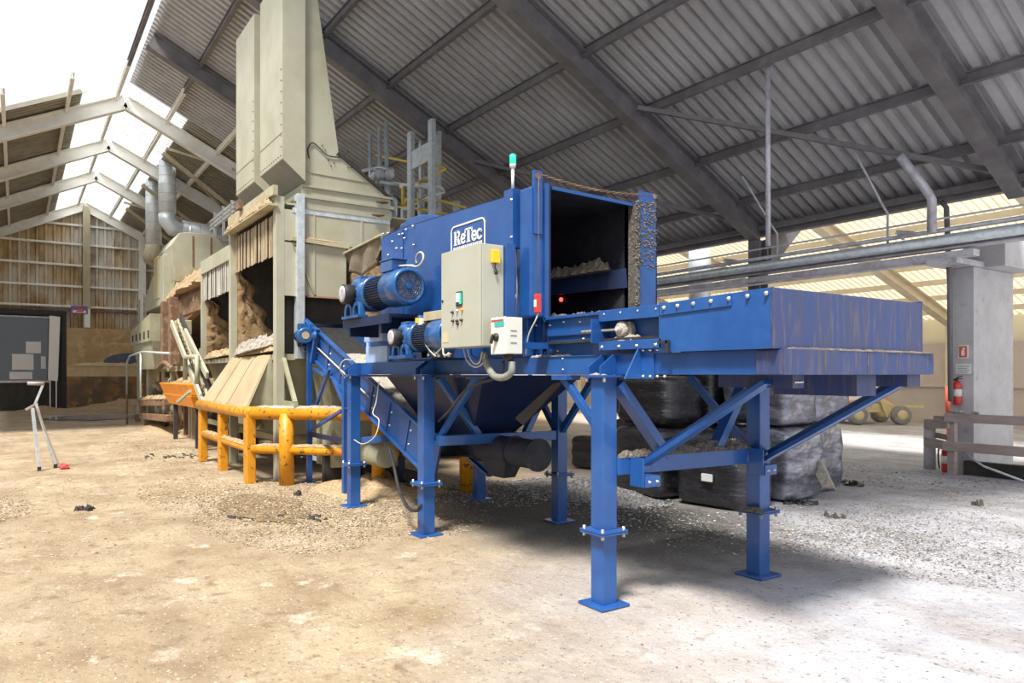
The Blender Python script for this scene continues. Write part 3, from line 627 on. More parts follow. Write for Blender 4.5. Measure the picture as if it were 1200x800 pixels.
# tail end plate and low skirt, both grimy
MB().bx(-2.642, -2.62, 3.668, 5.40, 1.90, ZT+.005).build('end_plate', GRIMB, T, bevel=.002)
MB().bx(-4.9, -2.645, 5.38, 5.40, 1.905, ZT-.0).build('side_plate', BLUE, T)
MB().bx(-2.90, -2.619, 5.401, 5.415, 1.905, ZT+.02).build('corner_angle', GRIMB, T)
MB().bx(-2.598, -2.582, YN+.118, YF+.10, 1.745, 1.90).bx(-2.78, -2.599, YN+.118, YN+.136, 1.747, 1.892).bx(-2.75, -2.599, YF+.08, YF+.10, 1.745, 1.88).build('end_skirt', GRIMB, T, bevel=.002)
for k, y in enumerate((4.13, 4.62, 5.02)): MB().bx(-2.582, -2.579, y-.004, y+.004, 1.75, 1.9).build('skirt_seam', DUSTK, T)
heap('ledge_dust', DUSTM, [(-2.60,3.75,1.897,.03),(-2.60,4.6,1.897,.045),(-2.60,5.3,1.897,.05),(-2.62,5.46,1.895,.12)], parent=T, h=.014, seed=9, res=.03)
heap('rim_dust', DUSTM, [(-2.635,4.1,ZT,.02),(-2.635,4.9,ZT,.03),(-2.635,5.38,ZT,.03)], parent=T, h=.008, seed=11, res=.02)
MB().bx(-4.9, -2.64, 3.70, 5.38, 2.0, 2.02).build('belt', BLACK, T)
for k in range(6): # cleats seen above the near wall
    x = -3.5+k*.11; MB().bx(x-.006, x+.006, 4.9, 5.35, 2.02, 2.27).build('belt_cleat', PALEC, T)
# ---- drum housing
XH0, XH1 = -8.42, -4.97
H = MB().bx(XH0+.05, XH1-.02, 3.84, 5.02, 1.9, 1.96).build('drum_housing', BLUE, M)
prof = [(XH0,2.30),(XH0,3.47),(-7.9,3.49),(-7.18,3.47),(-5.2,3.40),(XH1-.1,3.39),(XH1-.1,1.90),(-7.35,1.90),(-7.35,2.30)]
MB().prism([(x, 3.80, z) for x, z in prof], (0, .015, 0)).build('side_panel', BLUE, H)
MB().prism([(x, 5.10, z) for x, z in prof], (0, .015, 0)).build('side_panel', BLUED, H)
top = prof[1:6]
for (x0, z0), (x1, z1) in zip(top, top[1:]): pass
mb = MB()
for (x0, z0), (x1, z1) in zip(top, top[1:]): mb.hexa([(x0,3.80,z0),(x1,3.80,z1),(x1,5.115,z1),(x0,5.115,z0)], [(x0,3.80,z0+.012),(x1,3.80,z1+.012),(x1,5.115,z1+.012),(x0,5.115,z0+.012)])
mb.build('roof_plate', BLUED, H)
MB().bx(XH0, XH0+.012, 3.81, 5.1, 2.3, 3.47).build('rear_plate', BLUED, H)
# bolted left third with vertical seam
sxm = at(472, 300, Y=3.79).x
MB().prism([(XH0,3.788,2.35),(sxm,3.788,2.35),(sxm,3.788,3.47),(XH0,3.788,3.455)], (0,.012,0)).build('bolted_panel', BLUE, H, bevel=.003)
for px, py in ((468,275),(460,283),(465,291),(472,274),(471,291),(474,279),(476,269),(455,299),(485,287),(495,334),(449,274),(484,265),(471,305),(455,273),(445,345)):
    p = at(px, py, Y=3.785); bolt(H, (p.x, 3.785, p.z), (0,-1,0), .014)
# curved cover over the rear shaft
cc = at(468, 300, Y=4.0); r_ = .8
pts = []
for i in range(13):
    a_ = math.radians(150-5.5*i*1.25); pts.append((-7.75+.75*math.cos(a_), 3.17+.42*math.sin(a_)))
pts = [(-8.36,3.36),(-8.2,3.48),(-8.0,3.565),(-7.8,3.61),(-7.5,3.60),(-7.2,3.55),(-6.95,3.47),(-6.95,3.36)]
MB().prism([(x, 3.86, z) for x, z in pts], (0, 1.1, 0)).build('curved_cover', BLUE, H, bevel=.01)
# front end: corner channel, tall plates either side of the mouth
MB().bx(-5.16, -4.99, YN+.02, YN+.20, 2.235, 3.36).bx(-5.24, -5.16, YN+.10, YN+.20, 1.9, 3.37).build('corner_post', BLUE, H, bevel=.02, seg=3)
MB().bx(-5.34, -5.20, YN-.02, YN+.08, 2.86, 3.38).build('wiring_cover', BLUE, H, bevel=.004)
for z in (2.95, 3.28): bolt(H, (-5.215, YN-.02, z), (0,-1,0), .012)
for z in (2.30, 2.62, 2.35): bolt(H, (-5.19, YN+.10, z), (0,-1,0), .012)
MB().bx(-5.02, -4.985, YN+.17, YN+.235, 2.0, 3.46).build('mouth_edge', BLUED, H)
MB().bx(-4.985, -4.965, YN+.16, YN+.20, 2.2, 3.40).build('mouth_rail', BLUE, H)
MB().bx(-5.01, -4.975, YN+.05, YN+.14, 2.95, 3.50).build('pulley_plate', BLUE, H, bevel=.004)
MB().cyl((-4.97, YN+.09, 3.45), (-5.02, YN+.09, 3.45), .03, n=14).build('pulley', RUST, H)
# mouth lintel: sloped plate in the head of the opening
MB().hexa([(-5.02,3.85,3.36),(-4.98,3.85,3.36),(-4.98,4.86,3.34),(-5.02,4.86,3.34)], [(-5.02,3.85,3.39),(-4.98,3.85,3.39),(-4.98,4.86,3.37),(-5.02,4.86,3.37)]).build('lintel_edge', BLUE, H)
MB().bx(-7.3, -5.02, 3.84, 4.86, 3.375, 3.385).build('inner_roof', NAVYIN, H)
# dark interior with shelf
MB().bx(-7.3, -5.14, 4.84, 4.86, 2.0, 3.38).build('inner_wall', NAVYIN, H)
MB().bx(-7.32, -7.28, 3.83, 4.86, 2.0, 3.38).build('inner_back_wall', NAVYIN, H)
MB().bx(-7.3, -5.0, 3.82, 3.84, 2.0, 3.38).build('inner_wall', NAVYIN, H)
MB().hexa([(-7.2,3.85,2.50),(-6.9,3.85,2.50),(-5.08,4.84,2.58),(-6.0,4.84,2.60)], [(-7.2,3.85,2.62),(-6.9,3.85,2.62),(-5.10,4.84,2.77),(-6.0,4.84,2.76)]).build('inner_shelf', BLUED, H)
heap('shelf_dust', DUSTM, [(-6.9,3.95,2.62,.25),(-6.3,4.25,2.66,.35),(-5.8,4.55,2.70,.4),(-5.25,4.78,2.75,.3)], parent=H, h=.13, seed=21, res=.03)
heap('threshold_dust', DUSTM, [(-5.12,3.86,2.19,.2),(-5.1,4.2,2.22,.25),(-5.1,4.5,2.25,.3),(-5.1,4.84,2.24,.25)], parent=H, h=.085, seed=22, res=.03)
rl_ = at(658, 351, Y=4.835)
MB().cyl((rl_.x,4.84,rl_.z), (rl_.x,4.82,rl_.z), .022, n=12).build('indicator_light', REDL, H)
MB().bx(-5.3, -4.96, 3.84, 4.95, 1.95, 2.20).build('threshold_beam', BLUED, H)
# right mouth post: dust-splashed plate and inner jamb
MB().bx(-5.0, -4.975, 4.86, 5.13, 1.9, 3.40).build('mouth_plate', BLUE, H, bevel=.003)
MB().bx(-5.0, -4.975, 4.90, 5.11, 3.40, 3.50).build('mouth_plate_head', BLUE, H, bevel=.003)
MB().bx(-5.05, -4.955, 4.82, 4.875, 2.2, 3.36).build('jamb_angle', DUSTK, H)
MB().bx(-5.25, -4.975, 5.115, 5.13, 2.0, 3.36).build('mouth_plate_return', BLUE, H)
MB().cyl((-4.97, 5.10, 3.47), (-5.01, 5.10, 3.47), .025, n=12).build('pulley', RUST, H)
# lower side structure left of the cabinet
MB().bx(-8.86, -7.2, 3.80, 3.84, 1.9, 2.32).build('lower_panel', BLUEP if False else BLUEL, H, bevel=.003)
MB().bx(-8.88, -8.84, 3.78, 4.6, 1.9, 2.32).build('lower_panel', BLUEP, H, bevel=.003)
MB().bx(-8.86, -8.2, 3.765, 3.80, 1.895, 2.10).build('lower_flange', BLUEP, H, bevel=.003)
# splash specks stuck to the right plate
rs = random.Random(5); mb = MB()
for _ in range(330):
    z = 2.75+.66*rs.random()**.75; y = rs.uniform(4.87, 5.12) ; s_ = rs.uniform(.003, .012)
    mb.blob((-4.973, y, z), (.006, s_*1.6, s_), sub=1, amp=.4, seed=_)
for _ in range(60):
    z = 2.3+1.1*rs.random(); mb.blob((-4.955, rs.uniform(4.83,4.88), z), (.012, rs.uniform(.008,.02), rs.uniform(.008,.022)), sub=1, amp=.4, seed=_)
tag(mb.build('splashed_dust', DUSTM, H), kind='stuff')
# logo: outline frame, slab-serif letters, row of small teeth
LX0, LX1 = at(528.5, 290, Y=3.79).x, at(567.5, 290, Y=3.79).x
LZ1 = at(566, 254.5, Y=3.79).z; LZ0 = LZ1-.46; LW = LX1-LX0
t = .016; yl = 3.792
mb = MB(); rr = .06
def arc(cx, cz, a0, a1, r, n=6): return [(cx+r*math.cos(math.radians(lerp(a0,a1,i/n))), cz+r*math.sin(math.radians(lerp(a0,a1,i/n)))) for i in range(n+1)]
path = arc(LX0+rr, LZ1-rr, 180, 90, rr)+arc(LX1-rr, LZ1-rr, 90, 0, rr)+arc(LX1-rr, LZ0+rr, 0, -90, rr)+arc(LX0+rr, LZ0+rr, -90, -180, rr)
def ribbon(mb, path, t, y, close=False):
    n = len(path); o, i_ = [], []
    for k in range(n):
        a = path[k-1] if (k or close) else path[k]; b = path[(k+1) % n] if (k < n-1 or close) else path[k]
        d = Vector((b[0]-a[0], b[1]-a[1])).normalized(); nn = Vector((-d.y, d.x))*t/2
        o.append((path[k][0]+nn.x, path[k][1]+nn.y)); i_.append((path[k][0]-nn.x, path[k][1]-nn.y))
    for k in range(n if close else n-1):
        j = (k+1) % n
        mb.hexa([(o[k][0],y,o[k][1]),(o[j][0],y,o[j][1]),(i_[j][0],y,i_[j][1]),(i_[k][0],y,i_[k][1])], [(o[k][0],y+.006,o[k][1]),(o[j][0],y+.006,o[j][1]),(i_[j][0],y+.006,i_[j][1]),(i_[k][0],y+.006,i_[k][1])])
ribbon(mb, path, t, yl, True)
logo = mb.build('maker_logo', WHITE, H)
def letters(mb, x0, z0, s_, y):
    k = .75
    def R(a, b, c, d): mb.bx(x0+a*s_, x0+b*s_, y, y+.006, z0+c*s_*k, z0+d*s_*k)
    def S(pts, t_): ribbon(mb, [(x0+p[0]*s_, z0+p[1]*s_*k) for p in pts], t_*s_, y)
    # R
    R(.06,.24,.06,.94); R(0,.32,0,.08); R(0,.4,.92,1.0); S([(.2,.95),(.42,.95),(.54,.86),(.56,.74),(.52,.6),(.40,.52),(.2,.5)], .12); S([(.36,.52),(.46,.34),(.52,.06)], .17); R(.46,.7,0,.08)
    # e
    S([(.80,.36),(1.14,.36),(1.15,.48),(1.08,.62),(.96,.66),(.84,.60),(.78,.46),(.77,.30),(.82,.14),(.94,.05),(1.06,.06),(1.16,.14)], .125)
    # T
    R(1.42,1.62,.06,.94); R(1.34,1.70,0,.08); R(1.16,1.88,.88,1.0); R(1.14,1.22,.70,.98); R(1.82,1.90,.70,.98)
    # e
    S([(1.92,.36),(2.26,.36),(2.27,.48),(2.20,.62),(2.08,.66),(1.96,.60),(1.90,.46),(1.89,.30),(1.94,.14),(2.06,.05),(2.18,.06),(2.28,.14)], .125)
    # c
    S([(2.78,.50),(2.70,.62),(2.58,.66),(2.46,.58),(2.41,.44),(2.41,.26),(2.48,.12),(2.60,.05),(2.72,.08),(2.80,.17)], .135); R(2.72,2.84,.46,.62)
mb = MB(); s_ = (LW-.10)/2.9; letters(mb, LX0+.06, LZ1-.20, s_, yl-.001); mb.build('logo_lettering', WHITE, logo)
for k in range(15):
    x = lerp(LX0+.06, LX1-.06, k/14); MB().bx(x-.010, x+.010, yl-.001, yl+.005, LZ1-.252, LZ1-.220).build('logo_tooth', WHITE, logo)
# ---- discharge hopper below the frame
hop = MB()
a = [(-8.5,3.88,1.735),(-6.15,3.88,1.735),(-6.15,5.18,1.735),(-8.5,5.18,1.735)]; b = [(-7.9,4.25,1.0),(-7.0,4.25,1.0),(-7.0,4.75,1.0),(-7.9,4.75,1.0)]
hop.hexa(b, a); hop.build('discharge_hopper', BLUED, M, bevel=.004)
MB().cyl((-7.9,4.5,.90), (-6.062,4.5,.90), .155, n=26).build('screw_tube', BLACKN, M)
for x in (-7.2, -6.5, -6.07): MB().cyl((x,4.5,.90), (x+.02,4.5,.90), .175, n=26).build('tube_flange', BLACKN, M)
MB().hexa([(-6.9,4.42,.60),(-6.6,4.42,.60),(-6.6,4.58,.60),(-6.9,4.58,.60)], [(-7.0,4.38,.80),(-6.5,4.38,.80),(-6.5,4.62,.80),(-7.0,4.62,.80)]).build('outlet_chute', BLACKN, M)
# rubber skirt hanging along the hopper edge
p0, p1 = at(657, 450, Y=4.0), at(608, 494, Y=4.05)
MB().hexa([p0+Vector((-.12,0,.0)), p0+Vector((.02,.0,.02)), p1+Vector((.07,.0,-.03)), p1+Vector((-.07,0,.03))], [p0+Vector((-.12,.02,.0)), p0+Vector((.02,.02,.02)), p1+Vector((.07,.02,-.03)), p1+Vector((-.07,.02,.03))]).build('rubber_skirt', tag(BLACK) if False else BLACK, M)
# dust on frame and ties
heap('tie_dust', DUSTK, [(-4.02,4.15,1.115,.12),(-4.0,4.6,1.115,.12),(-3.98,5.0,1.115,.14),(-3.97,5.2,1.115,.12)], parent=M, h=.07, seed=31, res=.03)
heap('tie_dust', DUSTM, [(-4.05,3.76,1.115,.08),(-4.04,3.95,1.115,.10),(-4.03,4.12,1.115,.08)], parent=M, h=.05, seed=32, res=.02)
heap('frame_dust', DUSTG, [(-5.2,YN+.17,BZ1,.05),(-4.9,YN+.17,BZ1,.06),(-4.6,YN+.17,BZ1,.03)], parent=M, h=.02, seed=33, res=.02)
heap('flange_dust', DUSTK, [(-4.1,5.14,.578,.06),(-3.95,5.16,.578,.1),(-3.8,5.2,.578,.07)], parent=M, h=.035, seed=34, res=.02)
heap('flange_dust', DUSTG, [(-4.2,YN+.0,1.742,.06),(-4.0,YN+.0,1.742,.05)], parent=M, h=.015, seed=35, res=.02)
# signal lamp
t = thing('signal_lamp', (-5.27, YN+.03, 3.38), 'green signal lamp on a slim white post atop the blue housing', 'lamp')
MB().cyl((-5.27,YN+.03,3.38), (-5.27,YN+.03,3.58), .014, n=12).build('post', WHITE, t)
MB().lathe((-5.27,YN+.03,3.58), (0,0,1), [(0,.025),(.02,.028),(.03,.03)], 16).build('lamp_base', WHITE, t)
MB().lathe((-5.27,YN+.03,3.61), (0,0,1), [(0,.028),(.08,.028),(.09,.02)], 16).build('lamp_lens', GREEN, t)
# chain stretched over the mouth
mb = MB(); a, b = Vector((-4.98,YN+.09,3.47)), Vector((-4.985,5.10,3.485))
for k in range(36):
    c = vl(a, b, (k+.5)/36)-Vector((0,0,.05*math.sin(math.pi*(k+.5)/36))); d = Vector((0,.021,0)); u = Vector((.009,0,0)) if k % 2 else Vector((0,0,.009))
    mb.tube([c-d+u*.3, c-d*.7+u, c+d*.7+u, c+d-u*.0, c+d*.7-u, c-d*.7-u, c-d+u*.3], .0045, 5)
tag(mb.build('lifting_chain', RUST), 'rusty chain stretched between the two pulleys above the dark housing mouth', 'chain')
# pull cord and red safety switch
t = thing('safety_switch', (-5.0, YN+.0, 2.24), 'small red and white rope switch hanging beside the housing mouth', 'switch')
sw = at(628.5, 361, Y=YN-.02).x-0.0
MB().bx(sw-.02, sw+.02, YN-.03, YN+.02, 2.26, 2.42).build('switch_body', RED, t, bevel=.006)
MB().bx(sw-.015, sw+.015, YN-.034, YN-.03, 2.31, 2.37).build('switch_label', WHITE, t)
MB().cyl((sw, YN+.0, 2.42), (-4.965, YN+.09, 3.44), .003, n=6).build('cord', RUST, t)
MB().tube(bez([(sw,YN,2.26),(sw-.01,YN-.02,2.2),(sw-.08,YN-.04,2.08),(sw-.14,YN-.03,1.92)]), .007, 6).build('cable', CABLE, t)
# ---- control cabinet
CX0, CX1, CY0, CZ0, CZ1 = -5.80, -5.13, 3.20, 1.985, 2.85
t = thing('control_cabinet', (-5.47, 3.35, CZ0), 'tall pale grey electrical control cabinet mounted on the blue machine below the logo', 'cabinet')
MB().bx(CX0, CX1, CY0+.02, CY0+.24, CZ0, CZ1).build('cabinet_body', CAB, t, bevel=.006)
dr = MB().bx(CX0, CX1, CY0, CY0+.018, CZ0, CZ1).build('door', CAB, t, bevel=.004)
p = at(539, 349.5, Y=CY0)
MB().bx(p.x-.055, p.x+.045, CY0-.012, CY0, p.z-.07, p.z+.06).build('screen_bezel', BLACK, dr, bevel=.004)
MB().bx(p.x-.04, p.x+.01, CY0-.016, CY0-.012, p.z-.03, p.z+.045).build('screen', SCRN, dr)
MB().bx(p.x+.013, p.x+.04, CY0-.016, CY0-.012, p.z-.05, p.z+.045).build('keypad', GREEN, dr)
for i, (px, py) in enumerate(((531,366),(536.5,364),(542,363),(531.5,376),(536.5,376),(541.5,375),(537,379))):
    p = at(px, py, Y=CY0); b_ = MB().lathe((p.x,CY0,p.z), (0,-1,0), [(0,.014),(.01,.014),(.012,.010),(.022,.010)], 12).build('push_button', ORNG if i == 2 else (GALV if i == 1 else BLACK), dr)
p = at(522.5, 395.5, Y=CY0); MB().bx(p.x-.055, p.x+.05, CY0-.003, CY0, p.z-.045, p.z+.045).build('rating_plate', DUSTW if False else PALEC, dr)
p = at(519, 353, Y=CY0); MB().cyl((p.x,CY0,p.z), (p.x,CY0-.008,p.z), .012, n=10).build('door_lock', BLACK, dr)
p = at(580, 301, X=CX1)
k_ = MB().bx(CX1, CX1+.035, p.y-.045, p.y+.035, p.z-.055, p.z+.055).build('key_box', YLAB, t, bevel=.005)
MB().tube([(CX1+.02,p.y-.005,p.z-.055),(CX1+.022,p.y-.015,p.z-.085),(CX1+.02,p.y-.0,p.z-.115)], .005, 6).blob((CX1+.02,p.y,p.z-.135), (.008,.018,.022), seed=2).build('keys', BLACK, k_)
MB().bx(CX1-.08, CX1+.03, CY0+.245, CY0+.34, CZ0-.02, CZ1+.02).build('mounting_channel', BLUE, t, bevel=.003)
for z in (CZ0+.1, CZ1-.1): MB().bx(CX0+.03, CX0+.1, CY0+.245, CY0+.59, z-.03, z+.03).build('mounting_arm', BLUE, t)
# switch box
t = thing('isolator_box', (-4.99, 3.3, 1.90), 'small white isolator box with black and red rotary switch beside the control cabinet', 'switch box')
a, b = at(577, 415, Y=3.26), at(593.5, 371, Y=3.26)
BX0, BX1, BZa, BZb = a.x, b.x, a.z, b.z
MB().bx(BX0, BX1, 3.26, 3.42, BZa, BZb).build('box_body', BOXW, t, bevel=.006)
lid = MB().bx(BX0-.003, BX1-.0, 3.245, 3.262, BZa-.003, BZb+.003).build('box_lid', BOXW, t, bevel=.006)
p = at(582, 395, Y=3.245); MB().lathe((p.x,3.245,p.z), (0,-1,0), [(0,.035),(.012,.035),(.014,.024),(.03,.022)], 18).bar((p.x+.01,3.205,p.z+.02), (p.x-.025,3.205,p.z-.05), .02, .022).build('rotary_handle', BLACK, lid)
MB().bx(p.x-.035, p.x-.022, 3.208, 3.218, p.z-.045, p.z-.02).build('handle_tip', RED, lid)
MB().bx(BX0+.06, BX1-.01, 3.241, 3.245, BZb-.075, BZb-.035).build('teal_label', TEAL, lid)
MB().bx(BX0+.01, BX1-.02, 3.241, 3.245, BZb-.03, BZb-.018).build('red_line', RED, lid)
MB().bx(BX0+.045, BX0+.09, 3.241, 3.245, BZb-.15, BZb-.125).build('yellow_label', YLAB, lid)
for z in (BZb-.11, BZa+.09, (BZa+BZb)/2): MB().bx(BX1, BX1+.003, 3.30, 3.36, z-.004, z+.004).build('box_latch', UNDER, t)
MB().cyl((BX1-.07,3.34,BZa), (BX1-.07,3.34,BZa-.06), .03, n=14).cyl((BX0+.08,3.34,BZa), (BX0+.08,3.34,BZa-.04), .022, n=14).build('cable_gland', BLACK, t)
MB().bx(BX0+.03, BX1-.03, 3.42, 3.76, BZa+.05, BZa+.1).build('mounting_arm', BLUE, t)
# hoses
A = at(597, 425, Y=3.34)
tag(MB().tube(bez([at(600,424,Y=3.34), at(599,436,Y=3.33), at(590,442,Y=3.32), at(579,440,Y=3.33), at(572,430,Y=3.36), at(567,414,Y=3.4)]), .030, 12).build('flexible_conduit', HOSEG), 'thick grey corrugated conduit looping from under the white isolator box', 'conduit')
tag(MB().tube(bez([at(590,424,Y=3.5), at(588,436,Y=3.55), at(578,444,Y=3.58), at(561,449,Y=3.55), at(546,457,Y=3.56), at(535,470,Y=3.58), at(526,482,Y=3.6), at(514,493,Y=3.78)]), .014, 10).build('black_hose', BLACK), 'black hose sagging from the isolator box down to the near leg', 'hose')
for i, pts in enumerate((((548,409),(550,418),(556,426),(562,424),(565,412)), ((543,409),(546,420),(551,427),(558,430),(566,425),(568,414)), ((552,409),(553,416),(560,419),(565,416),(568,409)))):
    tag(MB().tube(bez([at(*q, Y=3.33+.03*i) for q in pts]), .006, 6).build('control_cable', CABLE if i != 2 else BLACK), 'thin cable looping below the grey control cabinet', 'cable', 'thin cables below the control cabinet')
tag(MB().tube(bez([at(604,410,Y=3.75), at(606,400,Y=3.72), at(603,392,Y=3.72), at(599,396,Y=3.72)]+[]), .006, 6).tube(bez([at(605,345,Y=3.73), at(603,351,Y=3.72), at(597,356,Y=3.7)]), .008, 6).tube([at(605,281,Y=3.70), at(606,345,Y=3.73), at(605,372,Y=3.72), at(604,410,Y=3.75)], .007, 6).build('signal_cable', GALV), 'pale cable running down the blue corner post behind the white isolator box', 'cable')
# ---- gear motors
def fins(mb, p, d, L_, r, n, h, w=.006):
    d = Vector(d).normalized(); a = d.cross(Vector((0,0,1))).normalized(); b = d.cross(a)
    for k in range(n):
        th = 2*math.pi*k/n; o = a*math.cos(th)+b*math.sin(th); mb.bar(Vector(p)+o*(r+h/2), Vector(p)+d*L_+o*(r+h/2), w, h, up=o)
def gearmotor(root, x0, x1, y, z, R):
    """motor axis along +X with the fan end at x1; gearbox at x0 with its hollow-shaft cap pointing to -Y"""
    Lm = x1-x0; ax = (1, 0, 0); gw = Lm*.36; gc = x0+gw*.5
    MB().lathe((gc-.02,y-R*.75,z), (0,-1,0), [(0,R*.60),(R*.75,R*.60),(R*.80,R*.56)], 26).build('shaft_cap', BLACK, root)
    MB().lathe((gc-.02,y-R*1.55,z), (0,-1,0), [(0,R*.50),(.006,R*.50),(.008,R*.3)], 24).build('cap_face', STEELP, root)
    g = MB().lathe((gc,y+R*.9,z), (0,-1,0), [(0,R*.8),(R*.2,R*1.0),(R*1.6,R*1.0),(R*1.75,R*.8)], 24).bx(x0+gw*.35, x0+gw, y-R*.7, y+R*.75, z-R*.7, z+R*.9)
    gb = g.build('gearbox', BLUEM, root, bevel=.015, seg=3)
    f = MB()
    for k in range(6):
        xx = x0+gw*(.45+.10*k); f.lathe((xx,y,z), ax, [(0,R*.7),(0,R*.98),(.010,R*.98),(.010,R*.7)], 22)
    f.build('cooling_ribs', BLUEM, gb)
    MB().bx(gc-R*.55, gc+R*.5, y-R*.6, y+R*.6, z+R*.9, z+R*1.12).build('gearbox_lid', BLUEM, gb, bevel=.008)
    xm = x0+gw; Lr = x1-xm
    MB().lathe((xm,y,z), ax, [(0,R*1.0),(.02,R*1.06),(.045,R*1.06),(.055,R*.9)], 30).build('motor_flange', BLUEM, root)
    body = MB().cyl((xm+.05,y,z), (xm+Lr*.62,y,z), R*.84, n=26); fins(body, (xm+.06,y,z), ax, Lr*.55, R*.83, 40, R*.13); body.build('motor_body', FINM, root)
    c = MB().lathe((xm+Lr*.56,y,z), ax, [(0,R*.97),(.01,R*1.04),(Lr*.34,R*1.05),(Lr*.42,R*.99),(Lr*.44,R*.82),(Lr*.41,R*.80)], 40).build('fan_cover', BLUEM, root)
    gr = MB(); xf = xm+Lr*.985
    for k in range(1, 7):
        r = R*.8*k/6.3; n = 28
        gr.tube([(xf, y+r*math.cos(2*math.pi*i/n), z+r*math.sin(2*math.pi*i/n)) for i in range(n+1)], .003, 5)
    for k in range(12): gr.bar((xf,y+R*.12*math.cos(k*math.pi/6),z+R*.12*math.sin(k*math.pi/6)), (xf,y+R*.82*math.cos(k*math.pi/6),z+R*.82*math.sin(k*math.pi/6)), .005, .005, up=(1,0,0))
    gr.lathe((xf-.006,y,z), ax, [(0,R*.16),(.012,R*.15)], 14)
    gr.build('fan_grille', BLUEM, c)
    MB().cyl((xf-.02,y,z), (xf-.012,y,z), R*.8, n=28).build('dusty_fan', DUSTM if R > .17 else BLACK, c)
    return gb
def mfeet(root, x, y, z, R, w, zb, m):
    """arched cast feet under the gearbox"""
    for s_ in (-1, 1):
        xx = x+s_*w/2; mb = MB(); h = z-R*.45-zb; n = 8; yq = y-R*.95
        outer = [(xx-w*.48, zb)]+[(xx+w*.46*math.cos(math.radians(180-180*i/n)), zb+h*(.45+.55*math.sin(math.radians(180*i/n)))) for i in range(n+1)]+[(xx+w*.48, zb)]
        inner = [(xx-w*.26, zb)]+[(xx+w*.24*math.cos(math.radians(180-180*i/n)), zb+h*(.35+.38*math.sin(math.radians(180*i/n)))) for i in range(n+1)]+[(xx+w*.26, zb)]
        for (a, b, c, d) in zip(outer, outer[1:], inner[1:], inner):
            mb.hexa([(a[0],yq,a[1]),(b[0],yq,b[1]),(c[0],yq,c[1]),(d[0],yq,d[1])], [(a[0],yq+.07,a[1]),(b[0],yq+.07,b[1]),(c[0],yq+.07,c[1]),(d[0],yq+.07,d[1])])
        mb.bx(xx-w*.52, xx+w*.5, yq-.03, yq+.10, zb-.035, zb-.001); mb.build('foot_bracket', m, root, bevel=.004)
t = thing('large_gear_motor', (-7.7, 3.5, 2.35), 'large blue gear motor with round rusty fan grille bolted to the housing side', 'motor')
gearmotor(t, -8.36, -6.96, 3.46, 2.69, .195)
mfeet(t, -8.11, 3.46, 2.69, .20, .25, 2.44, BLUEM)
MB().bx(-7.50, -7.20, 3.36, 3.54, 2.88, 3.00).bx(-7.52, -7.18, 3.35, 3.55, 3.001, 3.015).build('terminal_box', BLUEM, t, bevel=.008)
MB().bx(-8.42, -7.1, 3.28, 3.80, 2.37, 2.40).bx(-8.42, -7.1, 3.28, 3.31, 2.30, 2.37).bx(-8.30,-8.26,3.31,3.8,2.2,2.37).bx(-7.4,-7.36,3.31,3.8,2.2,2.37).build('motor_shelf', BLUED, t)
cl_ = at(489.5, 304, Y=3.6)
MB().tube([(-7.2,3.45,2.93),(-7.1,3.47,2.925)]+[(cl_.x+.12*math.cos(math.radians(a_)), 3.58+.0002*(a_-225), cl_.z+.078*math.sin(math.radians(a_))) for a_ in range(225, 575, 14)], .012, 8).build('motor_cable', CABLE, t)
t = thing('small_gear_motor', (-6.6, 3.45, 1.9), 'smaller blue gear motor on the frame beam left of the grey cabinet', 'motor')
gearmotor(t, -7.06, -6.02, 3.44, 2.13, .15)
mfeet(t, -6.88, 3.44, 2.13, .15, .19, 1.945, BLUEM)
MB().bx(-6.98, -6.3, 3.36, 3.80, 1.897, 1.912).build('motor_plate', BLUED, t)
MB().bx(-6.5, -6.1, 3.38, 3.54, 2.28, 2.37).build('terminal_box', CREAMD, t, bevel=.006)
MB().bx(-6.6, -6.5, 3.36, 3.46, 2.20, 2.31).build('sensor_block', BOXW, t, bevel=.006)
MB().bx(-6.62, -6.56, 3.35, 3.4, 2.27, 2.32).build('yellow_cap', YLAB, t)
MB().bx(-7.0, -6.5, 3.58, 3.79, 2.26, 2.37).cyl((-6.9,3.6,2.2), (-6.9,3.45,2.2), .05, n=14).cyl((-6.75,3.6,2.33), (-6.75,3.45,2.33), .035, n=14).build('torque_arm', BLUEM, t, bevel=.01)
MB().tube(bez([(-6.3,3.4,2.0),(-6.2,3.36,1.95),(-6.05,3.35,2.0),(-6.0,3.34,1.93),(-5.9,3.36,1.94)]), .009, 6).tube(bez([(-6.45,3.38,2.2),(-6.4,3.34,2.08),(-6.3,3.34,1.99),(-6.2,3.36,1.92)]), .008, 6).build('motor_cable', CABLE, t)
for k in range(5): MB().blob((-6.45+.1*k, 3.42+.02*(k % 2), 1.935), (.02,.02,.025), seed=k).build('hydraulic_fitting', SILV, t)
# pale bracket box with black knob left
t = thing('bearing_housing_plate', (-8.4, 3.74, 2.1), 'pale blue square bracket with a black knob below the large gear motor', 'bracket')
a, b = at(428.5, 401, Y=3.70), at(450, 380, Y=3.70)
MB().bx(a.x, b.x, 3.68, 3.70, a.z, b.z).bx(a.x, a.x+.02, 3.7, 3.795, a.z, b.z).bx(b.x-.02, b.x, 3.7, 3.795, a.z, b.z).build('plate', BLUEP, t, bevel=.004)
c = (a+b)/2; MB().lathe((c.x-.02,3.68,c.z), (0,-1,0), [(0,.05),(.02,.055),(.04,.045),(.06,.02)], 12).cyl((c.x-.10,3.66,c.z), (c.x+.06,3.66,c.z), .018, n=8).build('knob', BLACK, t)
MB().bx(a.x+.04, a.x+.14, 3.675, 3.68, b.z-.04, b.z-.02).build('slot', BLUED, t)
